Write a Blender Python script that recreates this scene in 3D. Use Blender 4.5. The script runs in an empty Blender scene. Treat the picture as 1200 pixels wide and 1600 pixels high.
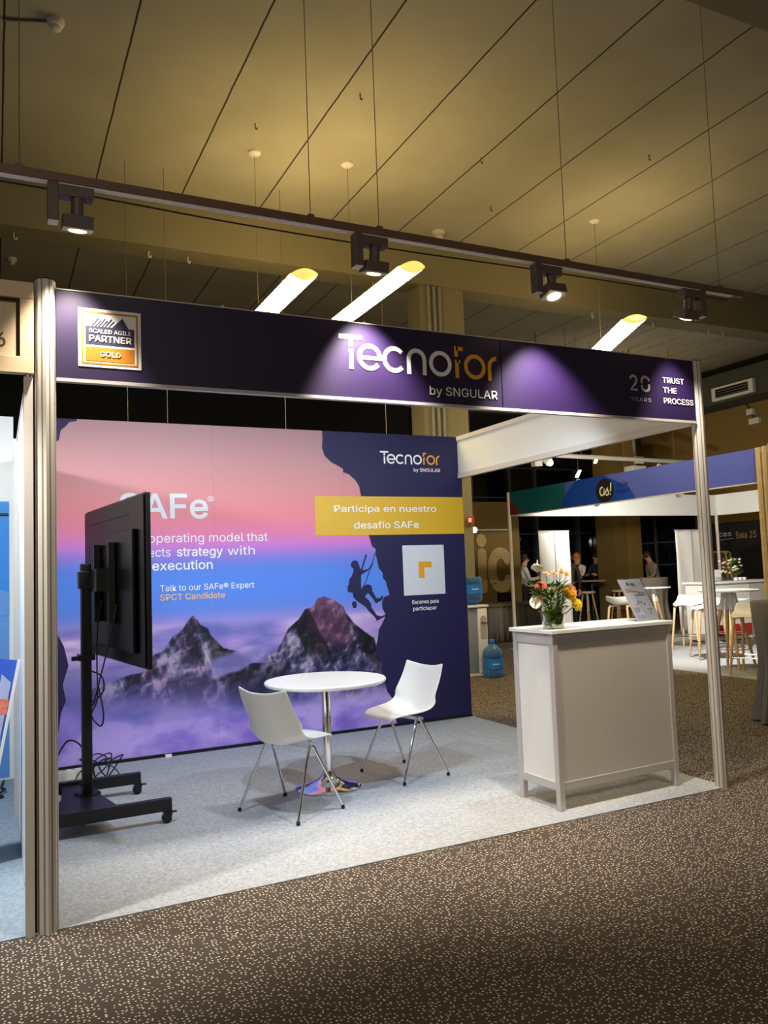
import bpy, bmesh, math, random
import numpy as np
from mathutils import Vector, Matrix
R_ = math.radians
PI = math.pi
scene = bpy.context.scene
COL = scene.collection
rnd = random.Random(7)

# ------------------------------------------------------------------ camera
cam_d = bpy.data.cameras.new('camera')
cam = bpy.data.objects.new('camera', cam_d)
COL.objects.link(cam)
YAW, PITCH, ROLL = 0.455481909, 0.0729888444, -0.0361388287
cy, sy, cp, sp = math.cos(YAW), math.sin(YAW), math.cos(PITCH), math.sin(PITCH)
fw = Vector((sy * cp, cy * cp, sp))
rt = Vector((cy, -sy, 0))
up = rt.cross(fw)
cr, sr = math.cos(ROLL), math.sin(ROLL)
rt2 = cr * rt + sr * up
up2 = -sr * rt + cr * up
mw = Matrix((rt2, up2, -fw)).transposed().to_4x4()
mw.translation = Vector((-0.2502, -3.8323, 1.4874))
cam.matrix_world = mw
cam_d.sensor_fit = 'VERTICAL'
cam_d.sensor_height = 24.0
cam_d.lens = 1245.72 / 1600 * 24.0
cam_d.clip_start = 0.05
cam_d.clip_end = 100
scene.camera = cam

# ------------------------------------------------------------------ world + exposure
scene.view_settings.view_transform = 'Standard'
scene.view_settings.look = 'None'
scene.view_settings.gamma = 1
scene.view_settings.use_curve_mapping = False
scene.view_settings.exposure = 0.0
w = bpy.data.worlds.new('hall_ambient')
scene.world = w
w.use_nodes = True
w.node_tree.nodes['Background'].inputs[0].default_value = (1.0, 0.86, 0.62, 1)
w.node_tree.nodes['Background'].inputs[1].default_value = 0.085

WARM = (1.0, 0.87, 0.70)
COOL = (0.80, 0.90, 1.0)
LIGHTS = dict(track=230, booth=150, agile=160, left=260)
PENDANT = 60.0

def lamp(name, typ, loc, aim, energy, color, size=0.06, spot=70, blend=0.5):
    d = bpy.data.lights.new(name, typ)
    d.energy = energy
    d.color = color
    if typ == 'SPOT':
        d.spot_size = R_(spot); d.spot_blend = blend; d.shadow_soft_size = size
    elif typ == 'POINT':
        d.shadow_soft_size = size
    elif typ == 'AREA':
        d.size = size
    o = bpy.data.objects.new(name, d)
    COL.objects.link(o)
    o.location = loc
    if aim is not None:
        v = Vector(aim) - Vector(loc)
        o.rotation_euler = v.to_track_quat('-Z', 'Y').to_euler()
    return o

# ------------------------------------------------------------------ materials
def lin(c):
    out = []
    for v in c[:3]:
        v = v / 255.0
        out.append(v / 12.92 if v <= 0.04045 else ((v + 0.055) / 1.055) ** 2.4)
    return tuple(out) + (1.0,)

def nodes(m):
    m.use_nodes = True
    nt = m.node_tree
    return nt, nt.nodes, nt.links, nt.nodes['Principled BSDF']

def mat(name, rgb, rough=0.5, metal=0.0, var=0.06, scale=30.0, spec=0.5, bump=0.0, emit=None, estr=0.0):
    m = bpy.data.materials.new(name)
    nt, N, L, b = nodes(m)
    c = lin(rgb)
    b.inputs['Roughness'].default_value = rough
    b.inputs['Metallic'].default_value = metal
    b.inputs['Specular IOR Level'].default_value = spec
    tc = N.new('ShaderNodeTexCoord')
    no = N.new('ShaderNodeTexNoise')
    no.inputs['Scale'].default_value = scale
    no.inputs['Detail'].default_value = 3
    L.new(tc.outputs['Object'], no.inputs['Vector'])
    rp = N.new('ShaderNodeValToRGB')
    rp.color_ramp.elements[0].position = 0.3
    rp.color_ramp.elements[1].position = 0.7
    rp.color_ramp.elements[0].color = tuple(v * (1 - var) for v in c[:3]) + (1,)
    rp.color_ramp.elements[1].color = tuple(min(1, v * (1 + var)) for v in c[:3]) + (1,)
    L.new(no.outputs['Fac'], rp.inputs['Fac'])
    L.new(rp.outputs['Color'], b.inputs['Base Color'])
    if bump:
        bp = N.new('ShaderNodeBump')
        bp.inputs['Strength'].default_value = bump
        bp.inputs['Distance'].default_value = 0.003
        L.new(no.outputs['Fac'], bp.inputs['Height'])
        L.new(bp.outputs['Normal'], b.inputs['Normal'])
    if emit:
        b.inputs['Emission Color'].default_value = lin(emit)
        b.inputs['Emission Strength'].default_value = estr
    return m

def glass(name, rgb, rough=0.02, alpha=0.1, body=False):
    m = bpy.data.materials.new(name)
    nt, N, L, b = nodes(m)
    b.inputs['Base Color'].default_value = lin(rgb) if body else (0.02, 0.02, 0.02, 1)
    b.inputs['Roughness'].default_value = rough
    tr = N.new('ShaderNodeBsdfTransparent')
    tr.inputs['Color'].default_value = lin(rgb)
    mx = N.new('ShaderNodeMixShader')
    lw = N.new('ShaderNodeLayerWeight'); lw.inputs['Blend'].default_value = 0.3
    mr = N.new('ShaderNodeMapRange')
    mr.inputs['To Min'].default_value = alpha; mr.inputs['To Max'].default_value = 0.75
    L.new(lw.outputs['Facing'], mr.inputs['Value'])
    L.new(mr.outputs['Result'], mx.inputs['Fac'])
    if body:
        L.new(b.outputs[0], mx.inputs[2])
    else:
        gl = N.new('ShaderNodeBsdfGlossy'); gl.inputs['Roughness'].default_value = rough
        L.new(gl.outputs[0], mx.inputs[2])
    L.new(tr.outputs[0], mx.inputs[1])
    L.new(mx.outputs[0], N['Material Output'].inputs['Surface'])
    return m

def carpet_brown():
    m = bpy.data.materials.new('speckled_brown_carpet')
    nt, N, L, b = nodes(m)
    tc = N.new('ShaderNodeTexCoord')
    wn = N.new('ShaderNodeTexNoise'); wn.inputs['Scale'].default_value = 60
    L.new(tc.outputs['Object'], wn.inputs['Vector'])
    mixv = N.new('ShaderNodeMix'); mixv.data_type = 'VECTOR'; mixv.inputs['Factor'].default_value = 0.012
    L.new(tc.outputs['Object'], mixv.inputs[4]); L.new(wn.outputs['Color'], mixv.inputs[5])
    vo = N.new('ShaderNodeTexVoronoi'); vo.inputs['Scale'].default_value = 58
    vo.voronoi_dimensions = '2D'
    vo.inputs['Randomness'].default_value = 0.85
    L.new(mixv.outputs[1], vo.inputs['Vector'])
    rp = N.new('ShaderNodeValToRGB')
    rp.color_ramp.elements[0].position = 0.15; rp.color_ramp.elements[0].color = (1, 1, 1, 1)
    rp.color_ramp.elements[1].position = 0.25; rp.color_ramp.elements[1].color = (0, 0, 0, 1)
    L.new(vo.outputs['Distance'], rp.inputs['Fac'])
    sc = N.new('ShaderNodeSeparateColor')
    L.new(vo.outputs['Color'], sc.inputs[0])
    gt = N.new('ShaderNodeMath'); gt.operation = 'GREATER_THAN'; gt.inputs[1].default_value = 0.32
    L.new(sc.outputs[0], gt.inputs[0])
    mu = N.new('ShaderNodeMath'); mu.operation = 'MULTIPLY'
    L.new(rp.outputs['Color'], mu.inputs[0]); L.new(gt.outputs[0], mu.inputs[1])
    fine = N.new('ShaderNodeTexNoise'); fine.inputs['Scale'].default_value = 400
    L.new(tc.outputs['Object'], fine.inputs['Vector'])
    dk = N.new('ShaderNodeValToRGB')
    dk.color_ramp.elements[0].position = 0.3; dk.color_ramp.elements[0].color = lin((66, 58, 54))
    dk.color_ramp.elements[1].position = 0.7; dk.color_ramp.elements[1].color = lin((92, 82, 76))
    L.new(fine.outputs['Fac'], dk.inputs['Fac'])
    mx = N.new('ShaderNodeMix'); mx.data_type = 'RGBA'
    L.new(mu.outputs[0], mx.inputs['Factor'])
    L.new(dk.outputs['Color'], mx.inputs[6]); mx.inputs[7].default_value = lin((220, 210, 186))
    L.new(mx.outputs[2], b.inputs['Base Color'])
    b.inputs['Roughness'].default_value = 0.95
    b.inputs['Specular IOR Level'].default_value = 0.1
    bp = N.new('ShaderNodeBump'); bp.inputs['Strength'].default_value = 0.4; bp.inputs['Distance'].default_value = 0.004
    L.new(fine.outputs['Fac'], bp.inputs['Height']); L.new(bp.outputs['Normal'], b.inputs['Normal'])
    return m

def carpet_grey(name, c0, c1):
    m = bpy.data.materials.new(name)
    nt, N, L, b = nodes(m)
    tc = N.new('ShaderNodeTexCoord')
    no = N.new('ShaderNodeTexNoise'); no.inputs['Scale'].default_value = 220; no.inputs['Detail'].default_value = 4
    L.new(tc.outputs['Object'], no.inputs['Vector'])
    n2 = N.new('ShaderNodeTexNoise'); n2.inputs['Scale'].default_value = 55; n2.inputs['Detail'].default_value = 3
    L.new(tc.outputs['Object'], n2.inputs['Vector'])
    av = N.new('ShaderNodeMath'); av.operation = 'ADD'
    L.new(no.outputs['Fac'], av.inputs[0]); L.new(n2.outputs['Fac'], av.inputs[1])
    hf = N.new('ShaderNodeMath'); hf.operation = 'MULTIPLY'; hf.inputs[1].default_value = 0.5
    L.new(av.outputs[0], hf.inputs[0])
    rp = N.new('ShaderNodeValToRGB')
    rp.color_ramp.elements[0].position = 0.36; rp.color_ramp.elements[0].color = lin(c0)
    rp.color_ramp.elements[1].position = 0.64; rp.color_ramp.elements[1].color = lin(c1)
    L.new(hf.outputs[0], rp.inputs['Fac']); L.new(rp.outputs['Color'], b.inputs['Base Color'])
    b.inputs['Roughness'].default_value = 0.95; b.inputs['Specular IOR Level'].default_value = 0.1
    bp = N.new('ShaderNodeBump'); bp.inputs['Strength'].default_value = 0.3; bp.inputs['Distance'].default_value = 0.003
    L.new(no.outputs['Fac'], bp.inputs['Height']); L.new(bp.outputs['Normal'], b.inputs['Normal'])
    return m

def ceiling_mat():
    m = bpy.data.materials.new('ceiling_boards')
    nt, N, L, b = nodes(m)
    tc = N.new('ShaderNodeTexCoord')
    sx = N.new('ShaderNodeSeparateXYZ'); L.new(tc.outputs['Object'], sx.inputs[0])
    wob = N.new('ShaderNodeTexNoise'); wob.inputs['Scale'].default_value = 3
    L.new(tc.outputs['Object'], wob.inputs['Vector'])
    wm = N.new('ShaderNodeMath'); wm.operation = 'MULTIPLY_ADD'; wm.inputs[1].default_value = 0.015
    L.new(wob.outputs['Fac'], wm.inputs[0]); L.new(sx.outputs['X'], wm.inputs[2])
    ad = N.new('ShaderNodeMath'); ad.operation = 'ADD'; ad.inputs[1].default_value = -0.83 + 20.5
    L.new(wm.outputs[0], ad.inputs[0])
    fr = N.new('ShaderNodeMath'); fr.operation = 'FRACT'; L.new(ad.outputs[0], fr.inputs[0])
    sb = N.new('ShaderNodeMath'); sb.operation = 'SUBTRACT'; sb.inputs[1].default_value = 0.5; L.new(fr.outputs[0], sb.inputs[0])
    ab = N.new('ShaderNodeMath'); ab.operation = 'ABSOLUTE'; L.new(sb.outputs[0], ab.inputs[0])
    lt = N.new('ShaderNodeMath'); lt.operation = 'LESS_THAN'; lt.inputs[1].default_value = 0.009; L.new(ab.outputs[0], lt.inputs[0])
    no = N.new('ShaderNodeTexNoise'); no.inputs['Scale'].default_value = 0.9; no.inputs['Detail'].default_value = 6
    L.new(tc.outputs['Object'], no.inputs['Vector'])
    rp = N.new('ShaderNodeValToRGB')
    rp.color_ramp.elements[0].position = 0.25; rp.color_ramp.elements[0].color = lin((148, 142, 122))
    rp.color_ramp.elements[1].position = 0.75; rp.color_ramp.elements[1].color = lin((166, 160, 140))
    L.new(no.outputs['Fac'], rp.inputs['Fac'])
    mx = N.new('ShaderNodeMix'); mx.data_type = 'RGBA'
    L.new(lt.outputs[0], mx.inputs['Factor']); L.new(rp.outputs['Color'], mx.inputs[6]); mx.inputs[7].default_value = lin((40, 36, 28))
    L.new(mx.outputs[2], b.inputs['Base Color'])
    b.inputs['Roughness'].default_value = 0.9
    return m

def vcol_mat(name, rough=0.5):
    m = bpy.data.materials.new(name)
    nt, N, L, b = nodes(m)
    at = N.new('ShaderNodeAttribute'); at.attribute_name = 'print'
    tc = N.new('ShaderNodeTexCoord')
    no = N.new('ShaderNodeTexNoise'); no.inputs['Scale'].default_value = 90; no.inputs['Detail'].default_value = 2
    L.new(tc.outputs['Object'], no.inputs['Vector'])
    mr = N.new('ShaderNodeMapRange'); mr.inputs['To Min'].default_value = 0.94; mr.inputs['To Max'].default_value = 1.06
    L.new(no.outputs['Fac'], mr.inputs['Value'])
    vm = N.new('ShaderNodeVectorMath'); vm.operation = 'SCALE'
    L.new(at.outputs['Color'], vm.inputs[0]); L.new(mr.outputs['Result'], vm.inputs['Scale'])
    L.new(vm.outputs[0], b.inputs['Base Color'])
    b.inputs['Roughness'].default_value = rough
    b.inputs['Specular IOR Level'].default_value = 0.3
    return m

M = {}
M['brown_carpet'] = carpet_brown()
M['grey_carpet'] = carpet_grey('grey_stand_carpet', (138, 144, 153), (180, 184, 190))
M['blue_carpet'] = carpet_grey('blue_grey_carpet', (120, 135, 150), (150, 165, 178))
M['ceiling'] = ceiling_mat()
M['beam'] = mat('olive_painted_concrete', (128, 120, 92), 0.9, var=0.06, scale=1.2)
M['soffit'] = mat('grey_painted_concrete', (138, 136, 124), 0.9, var=0.05, scale=1.5)
M['olive_wall'] = mat('olive_wall_paint', (112, 92, 42), 0.85, var=0.06, scale=0.8)
M['brown_wall'] = mat('brown_wall_paint', (128, 102, 48), 0.85, var=0.08, scale=0.7)
M['bulkhead'] = mat('dark_green_bulkhead', (66, 66, 56), 0.9, var=0.05, scale=1)
M['dark_wall'] = mat('dark_wall_paint', (34, 33, 30), 0.8, var=0.1, scale=0.8)
M['darkglass'] = mat('night_window_glass', (10, 12, 16), 0.06, var=0.2, scale=0.6)
M['mullion'] = mat('grey_window_frame', (70, 76, 82), 0.5, metal=0.3)
M['alu'] = mat('brushed_aluminium', (196, 192, 190), 0.42, metal=0.25, var=0.04, scale=120)
M['alu_cream'] = mat('aluminium_profile', (214, 209, 202), 0.42, metal=0.12, var=0.03, scale=90)
M['alu_groove'] = mat('dark_profile_groove', (128, 122, 116), 0.5, metal=0.1)
M['white_panel'] = mat('white_laminate_panel', (224, 226, 224), 0.42, var=0.015, scale=4)
M['white_gloss'] = mat('glossy_white_top', (236, 236, 234), 0.25, var=0.01)
M['beige_panel'] = mat('grey_beige_panel', (196, 190, 182), 0.5, var=0.02, scale=40)
M['fascia'] = mat('dark_violet_printed_board', (33, 18, 62), 0.42, var=0.05, scale=60, spec=0.6)
M['fascia_back'] = mat('white_board_back', (215, 215, 212), 0.6)
M['navy'] = mat('navy_print', (37, 33, 74), 0.55, var=0.05, scale=2, spec=0.3)
M['white_print'] = mat('white_print', (240, 240, 240), 0.5, var=0.01)
M['silver_print'] = mat('silver_grey_print', (186, 180, 184), 0.5, var=0.02)
M['grey_print'] = mat('pale_grey_print', (214, 216, 222), 0.5, var=0.02)
M['gold_print'] = mat('gold_print', (232, 164, 28), 0.5, var=0.02)
M['yellow_print'] = mat('yellow_banner_print', (218, 172, 40), 0.5, var=0.02)
M['pale_orange'] = mat('pale_orange_print', (246, 194, 122), 0.5, var=0.02)
M['badge_navy'] = mat('badge_navy_print', (46, 44, 74), 0.5)
M['badge_gold'] = mat('badge_gold_print', (190, 118, 14), 0.5)
M['black_paint'] = mat('black_powder_coat', (11, 11, 12), 0.4, var=0.1, scale=80)
M['tv_back'] = mat('black_screen_housing', (8, 6, 9), 0.32, var=0.1, scale=40, spec=0.12)
M['screen'] = mat('dark_screen', (6, 6, 8), 0.12)
M['rubber'] = mat('black_rubber', (14, 14, 14), 0.7)
M['cable'] = mat('black_cable_sheath', (12, 12, 13), 0.55)
M['chrome'] = mat('polished_chrome', (228, 228, 230), 0.07, metal=1.0, var=0.01)
M['white_plastic'] = mat('white_moulded_plastic', (236, 235, 231), 0.32, var=0.01, scale=8)
M['strip'] = mat('cream_plastic', (226, 218, 202), 0.5)
M['track'] = mat('dark_brown_track_metal', (112, 84, 72), 0.5, metal=0.0)
M['track_light'] = mat('pale_track_channel', (244, 236, 226), 0.35, metal=0.0)
M['spot_body'] = mat('dark_grey_spot_housing', (98, 84, 78), 0.5, metal=0.0)
M['spot_cap'] = mat('pale_spot_plate', (206, 196, 180), 0.45)
M['lens'] = mat('glowing_spot_lens', (255, 240, 210), 0.4, emit=(255, 228, 180), estr=22)
M['lens_dim'] = mat('spot_lens_seen_askew', (255, 240, 210), 0.4, emit=(255, 220, 170), estr=5)
M['wire'] = mat('steel_wire', (120, 112, 90), 0.5, metal=0.5)
M['white_metal'] = mat('white_painted_metal', (214, 208, 196), 0.5)
M['pendant_glow'] = mat('glowing_opal_diffuser', (255, 240, 200), 0.4, emit=(255, 226, 160), estr=PENDANT * 0.8)
M['pendant_glow_up'] = mat('glowing_upper_diffuser', (255, 235, 190), 0.4, emit=(255, 222, 150), estr=PENDANT * 0.30)
M['pendant_end'] = mat('translucent_yellow_end', (236, 200, 110), 0.4, emit=(250, 214, 110), estr=1.1)
M['detector'] = mat('ivory_plastic', (214, 206, 186), 0.5)
M['wood'] = mat('light_oak_wood', (206, 170, 128), 0.5, var=0.14, scale=22)
M['pine'] = mat('pale_pine_profile', (206, 184, 142), 0.5, var=0.1, scale=14)
M['grey_cloth'] = mat('dark_grey_tablecloth', (118, 116, 112), 0.9, var=0.08, scale=160, bump=0.3)
M['olive_cloth'] = mat('taupe_tablecloth', (112, 104, 90), 0.9, var=0.08, scale=120, bump=0.3)
M['banner_white'] = mat('white_banner_fabric', (228, 226, 222), 0.7, var=0.02, scale=6)
M['water'] = glass('blue_water_bottle', (122, 178, 236), 0.05, 0.22, True)
M['blue_label'] = mat('blue_bottle_label', (24, 124, 214), 0.5)
M['blue_cap'] = mat('blue_plastic_cap', (30, 110, 200), 0.4)
M['disp_grey'] = mat('silver_dispenser_side', (150, 158, 172), 0.3, metal=0.3)
M['disp_white'] = mat('white_dispenser_front', (222, 220, 218), 0.35)
M['disp_tap'] = mat('grey_dispenser_recess', (176, 170, 168), 0.5)
M['red'] = mat('red_plastic', (196, 40, 36), 0.5)
M['leaf'] = mat('green_leaf', (74, 124, 40), 0.5, var=0.35, scale=45)
M['leaf_dark'] = mat('dark_green_leaf', (48, 84, 30), 0.5, var=0.3, scale=45)
M['leaf_pale'] = mat('yellow_green_leaf', (150, 170, 62), 0.5, var=0.3, scale=45)
M['stem'] = mat('green_stem', (92, 140, 60), 0.6)
M['pet_orange'] = mat('orange_petal', (255, 190, 44), 0.6, var=0.2, scale=60)
M['pet_coral'] = mat('coral_petal', (244, 132, 112), 0.6, var=0.2, scale=60)
M['pet_yellow'] = mat('yellow_petal', (252, 216, 50), 0.6, var=0.15, scale=60)
M['pet_lily'] = mat('pale_orange_petal', (240, 158, 78), 0.6, var=0.25, scale=80)
M['pet_white'] = mat('cream_white_spathe', (232, 228, 206), 0.4, var=0.06)
M['pet_pink'] = mat('pale_pink_petal', (238, 200, 190), 0.5, var=0.1)
M['vase'] = glass('clear_vase_glass', (244, 248, 240), 0.03, 0.05)
M['acrylic'] = glass('clear_acrylic', (246, 248, 250), 0.04, 0.03)
M['paper'] = mat('white_paper', (226, 226, 234), 0.6, var=0.01)
M['ink'] = mat('grey_ink', (110, 108, 120), 0.6)
M['ink_orange'] = mat('orange_ink', (226, 148, 90), 0.6)
M['ink_violet'] = mat('violet_ink', (140, 128, 176), 0.6)
M['black_print'] = mat('black_print', (24, 22, 24), 0.6)
M['wood_sign'] = mat('pale_wood_frame', (214, 192, 158), 0.55, var=0.07, scale=9)
M['wood_gap'] = mat('dark_wood_gap', (70, 44, 26), 0.7)
M['nb_blue'] = mat('bright_blue_print', (36, 132, 214), 0.5, var=0.03)
M['nb_blue2'] = mat('soft_blue_print', (92, 146, 214), 0.5, var=0.03)
M['nb_royal'] = mat('royal_blue_print', (52, 98, 214), 0.5, var=0.05)
M['nb_orange'] = mat('orange_print', (236, 92, 30), 0.5)
M['nb_pale'] = mat('pale_violet_print', (184, 190, 232), 0.5)
M['ag_blue'] = mat('periwinkle_blue_print', (84, 100, 206), 0.45, var=0.04, scale=2)
M['ag_royal'] = mat('royal_blue_circle_print', (24, 72, 190), 0.45, var=0.12, scale=2)
M['ag_teal'] = mat('teal_print', (22, 108, 122), 0.45, var=0.1, scale=2)
M['ag_red'] = mat('dark_red_print', (150, 28, 44), 0.45)
M['green_print'] = mat('green_print', (90, 160, 110), 0.5)
M['red_orange'] = mat('red_orange_print', (232, 74, 34), 0.5)
M['tan_letter'] = mat('tan_wall_letter', (178, 154, 100), 0.7)
M['door_red'] = mat('dark_red_shutter', (86, 46, 46), 0.6, var=0.15, scale=40)
M['skin'] = mat('skin', (214, 160, 126), 0.5)
M['hair_orange'] = mat('ginger_hair', (206, 110, 44), 0.6, var=0.3, scale=80)
M['hair_dark'] = mat('dark_brown_hair', (42, 30, 24), 0.6, var=0.3, scale=80)
M['c_black'] = mat('black_fabric', (26, 26, 30), 0.85)
M['c_white'] = mat('white_fabric', (220, 212, 200), 0.85)
M['c_grey'] = mat('grey_fabric', (150, 138, 120), 0.85)
M['c_navy'] = mat('dark_navy_fabric', (36, 38, 52), 0.85)
M['c_brown'] = mat('dark_brown_fabric', (74, 62, 52), 0.85)
M['glow_bulb'] = mat('glowing_bulb', (255, 240, 210), 0.4, emit=(255, 232, 190), estr=14)

# ------------------------------------------------------------------ mesh helpers
def root(name, loc, label, cat, group=None, rz=0.0):
    o = bpy.data.objects.new(name, None)
    COL.objects.link(o)
    o.empty_display_size = 0.1
    o.location = loc
    o.rotation_euler = (0, 0, rz)
    tagit(o, label, cat, group)
    return o

def tagit(o, label, cat, group=None):
    o['label'] = label; o['category'] = cat
    if group: o['group'] = group
    return o

class MB:
    """collects shapes for ONE mesh"""
    def __init__(s): s.bm = bmesh.new()
    def box(s, c, d, rot=None, bev=0.0):
        r = bmesh.ops.create_cube(s.bm, size=1.0)
        vs = r['verts']
        bmesh.ops.scale(s.bm, vec=Vector(d), verts=vs)
        if bev > 0:
            es = list({e for v in vs for e in v.link_edges})
            rb = bmesh.ops.bevel(s.bm, geom=es, offset=bev, segments=2, affect='EDGES', profile=0.5)
            vs = list({v for v in vs if v.is_valid} | set(rb['verts']))
        m = Matrix.Translation(Vector(c))
        if rot is not None: m = m @ rot.to_4x4()
        bmesh.ops.transform(s.bm, matrix=m, verts=vs)
        return s
    def bx(s, x0, x1, y0, y1, z0, z1, bev=0.0):
        return s.box(((x0 + x1) / 2, (y0 + y1) / 2, (z0 + z1) / 2), (abs(x1 - x0), abs(y1 - y0), abs(z1 - z0)), None, bev)
    def cyl(s, a, b, r, r2=None, n=14):
        a = Vector(a); b = Vector(b); d = b - a
        q = d.to_track_quat('Z', 'Y').to_matrix().to_4x4()
        bmesh.ops.create_cone(s.bm, cap_ends=True, cap_tris=False, segments=n, radius1=r, radius2=r if r2 is None else r2,
                              depth=d.length, matrix=Matrix.Translation((a + b) / 2) @ q)
        return s
    def ball(s, c, r, sc=(1, 1, 1), u=14, v=9, rot=None):
        m = Matrix.Translation(Vector(c))
        if rot is not None: m = m @ rot.to_4x4()
        m = m @ Matrix.Diagonal((sc[0], sc[1], sc[2], 1))
        bmesh.ops.create_uvsphere(s.bm, u_segments=u, v_segments=v, radius=r, matrix=m)
        return s
    def tube(s, pts, r, n=8, smooth=0):
        pts = [Vector(p) for p in pts]
        if smooth: pts = catmull(pts, smooth)
        rs = r if isinstance(r, (list, tuple)) else [r] * len(pts)
        rings = []
        t0 = (pts[1] - pts[0]).normalized()
        ref = Vector((0, 0, 1)) if abs(t0.z) < 0.9 else Vector((1, 0, 0))
        nx = t0.cross(ref).normalized()
        for i, p in enumerate(pts):
            t = (pts[min(i + 1, len(pts) - 1)] - pts[max(i - 1, 0)])
            t = t.normalized() if t.length > 1e-9 else t0
            nx = (nx - t * nx.dot(t))
            nx = nx.normalized() if nx.length > 1e-6 else t.orthogonal().normalized()
            ny = t.cross(nx)
            rings.append([s.bm.verts.new(p + (nx * math.cos(2 * PI * k / n) + ny * math.sin(2 * PI * k / n)) * rs[i]) for k in range(n)])
        for i in range(len(rings) - 1):
            for k in range(n):
                s.bm.faces.new((rings[i][k], rings[i][(k + 1) % n], rings[i + 1][(k + 1) % n], rings[i + 1][k]))
        s.bm.faces.new(rings[0][::-1]); s.bm.faces.new(rings[-1])
        return s
    def lathe(s, prof, c=(0, 0, 0), n=32, cap0=True, cap1=True, wav=None):
        c = Vector(c); rings = []
        for (r, z) in prof:
            ring = []
            for k in range(n):
                a = 2 * PI * k / n
                rr = r + (wav(a, z, r) if wav else 0)
                ring.append(s.bm.verts.new(c + Vector((rr * math.cos(a), rr * math.sin(a), z))))
            rings.append(ring)
        for i in range(len(rings) - 1):
            for k in range(n):
                s.bm.faces.new((rings[i][k], rings[i][(k + 1) % n], rings[i + 1][(k + 1) % n], rings[i + 1][k]))
        if cap0: s.bm.faces.new(rings[0][::-1])
        if cap1: s.bm.faces.new(rings[-1])
        return s
    def poly(s, pts3, ext=None):
        vs = [s.bm.verts.new(Vector(p)) for p in pts3]
        f = s.bm.faces.new(vs)
        if ext is not None:
            e = Vector(ext)
            vs2 = [s.bm.verts.new(Vector(p) + e) for p in pts3]
            s.bm.faces.new(vs2[::-1])
            n = len(vs)
            for i in range(n):
                s.bm.faces.new((vs[i], vs2[i], vs2[(i + 1) % n], vs[(i + 1) % n]))
        return s
    def build(s, name, m, parent=None, world=True, smooth=False, label=None):
        bm = s.bm
        bmesh.ops.recalc_face_normals(bm, faces=bm.faces)
        ng = [f for f in bm.faces if len(f.verts) > 4]
        if ng: bmesh.ops.triangulate(bm, faces=ng, ngon_method='EAR_CLIP')
        me = bpy.data.meshes.new(name)
        bm.to_mesh(me); bm.free()
        return link(name, me, m, parent, world, smooth, label)

def link(name, me, m, parent=None, world=True, smooth=False, label=None):
    for mm in (m if isinstance(m, (list, tuple)) else [m]):
        me.materials.append(mm)
    if smooth:
        me.polygons.foreach_set('use_smooth', [True] * len(me.polygons))
        try: me.set_sharp_from_angle(angle=R_(40))
        except Exception: pass
    o = bpy.data.objects.new(name, me)
    COL.objects.link(o)
    if parent is not None:
        o.parent = parent
        if world:
            t = Vector((0, 0, 0)); p = parent
            while p is not None:
                t = t + Vector(p.location); p = p.parent
            o.location = -t
    if label: o['label'] = label
    return o

def catmull(P, n):
    out = []
    for i in range(len(P) - 1):
        p0 = P[max(i - 1, 0)]; p1 = P[i]; p2 = P[i + 1]; p3 = P[min(i + 2, len(P) - 1)]
        for k in range(n):
            t = k / n
            out.append(0.5 * ((2 * p1) + (p2 - p0) * t + (2 * p0 - 5 * p1 + 4 * p2 - p3) * t * t + (3 * p1 - p0 - 3 * p2 + p3) * t ** 3))
    out.append(P[-1])
    return out

def structure(name, mb, m, smooth=False):
    o = mb.build(name, m, None, True, smooth)
    o['kind'] = 'structure'
    return o

def tree(o): return [o] + [d for c in o.children for d in tree(c)]
def dup(o, parent=None, loc=None, rz=None, label=None, group=None):
    c = o.copy(); COL.objects.link(c)
    if parent is not None: c.parent = parent
    for ch in list(o.children): dup(ch, c)
    if loc is not None: c.location = loc
    if rz is not None: c.rotation_euler = (0, 0, rz)
    if label: c['label'] = label
    if group: c['group'] = group
    return c

# planes on which prints and letters sit: P(a, b, d)
class Plane:
    def __init__(s, o, ux, uz, n): s.o, s.ux, s.uz, s.n = Vector(o), Vector(ux), Vector(uz), Vector(n)
    def __call__(s, a, b, d=0.0): return s.o + s.ux * a + s.uz * b + s.n * d

try:
    import os
    FONT = bpy.data.fonts.load(os.path.join(bpy.utils.system_resource('DATAFILES'), 'fonts', 'Inter.woff2'))
except Exception:
    FONT = None

def text_mesh(body, spacing=1.0):
    cu = bpy.data.curves.new('lettering', 'FONT')
    cu.body = body; cu.size = 1.0
    cu.space_character = spacing
    if FONT: cu.font = FONT
    cu.resolution_u = 3
    o = bpy.data.objects.new('lettering', cu)
    COL.objects.link(o)
    dg = bpy.context.evaluated_depsgraph_get()
    me = bpy.data.meshes.new_from_object(o.evaluated_get(dg))
    bpy.data.objects.remove(o); bpy.data.curves.remove(cu)
    n = len(me.vertices)
    co = np.empty(n * 3); me.vertices.foreach_get('co', co)
    F = [tuple(p.vertices) for p in me.polygons]
    bpy.data.meshes.remove(me)
    # overlapping strokes of one letter lie on each other like cut vinyl: each face gets its own hair's breadth
    co = co.reshape(-1, 3)
    V = []; G = []
    for k, f in enumerate(F):
        G.append(tuple(range(len(V), len(V) + len(f))))
        for v in f: V.append((co[v, 0], co[v, 1], (k % 11) * 0.000025))
    return np.array(V), G
CAPH = text_mesh('H')[0][:, 1].max()

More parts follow.
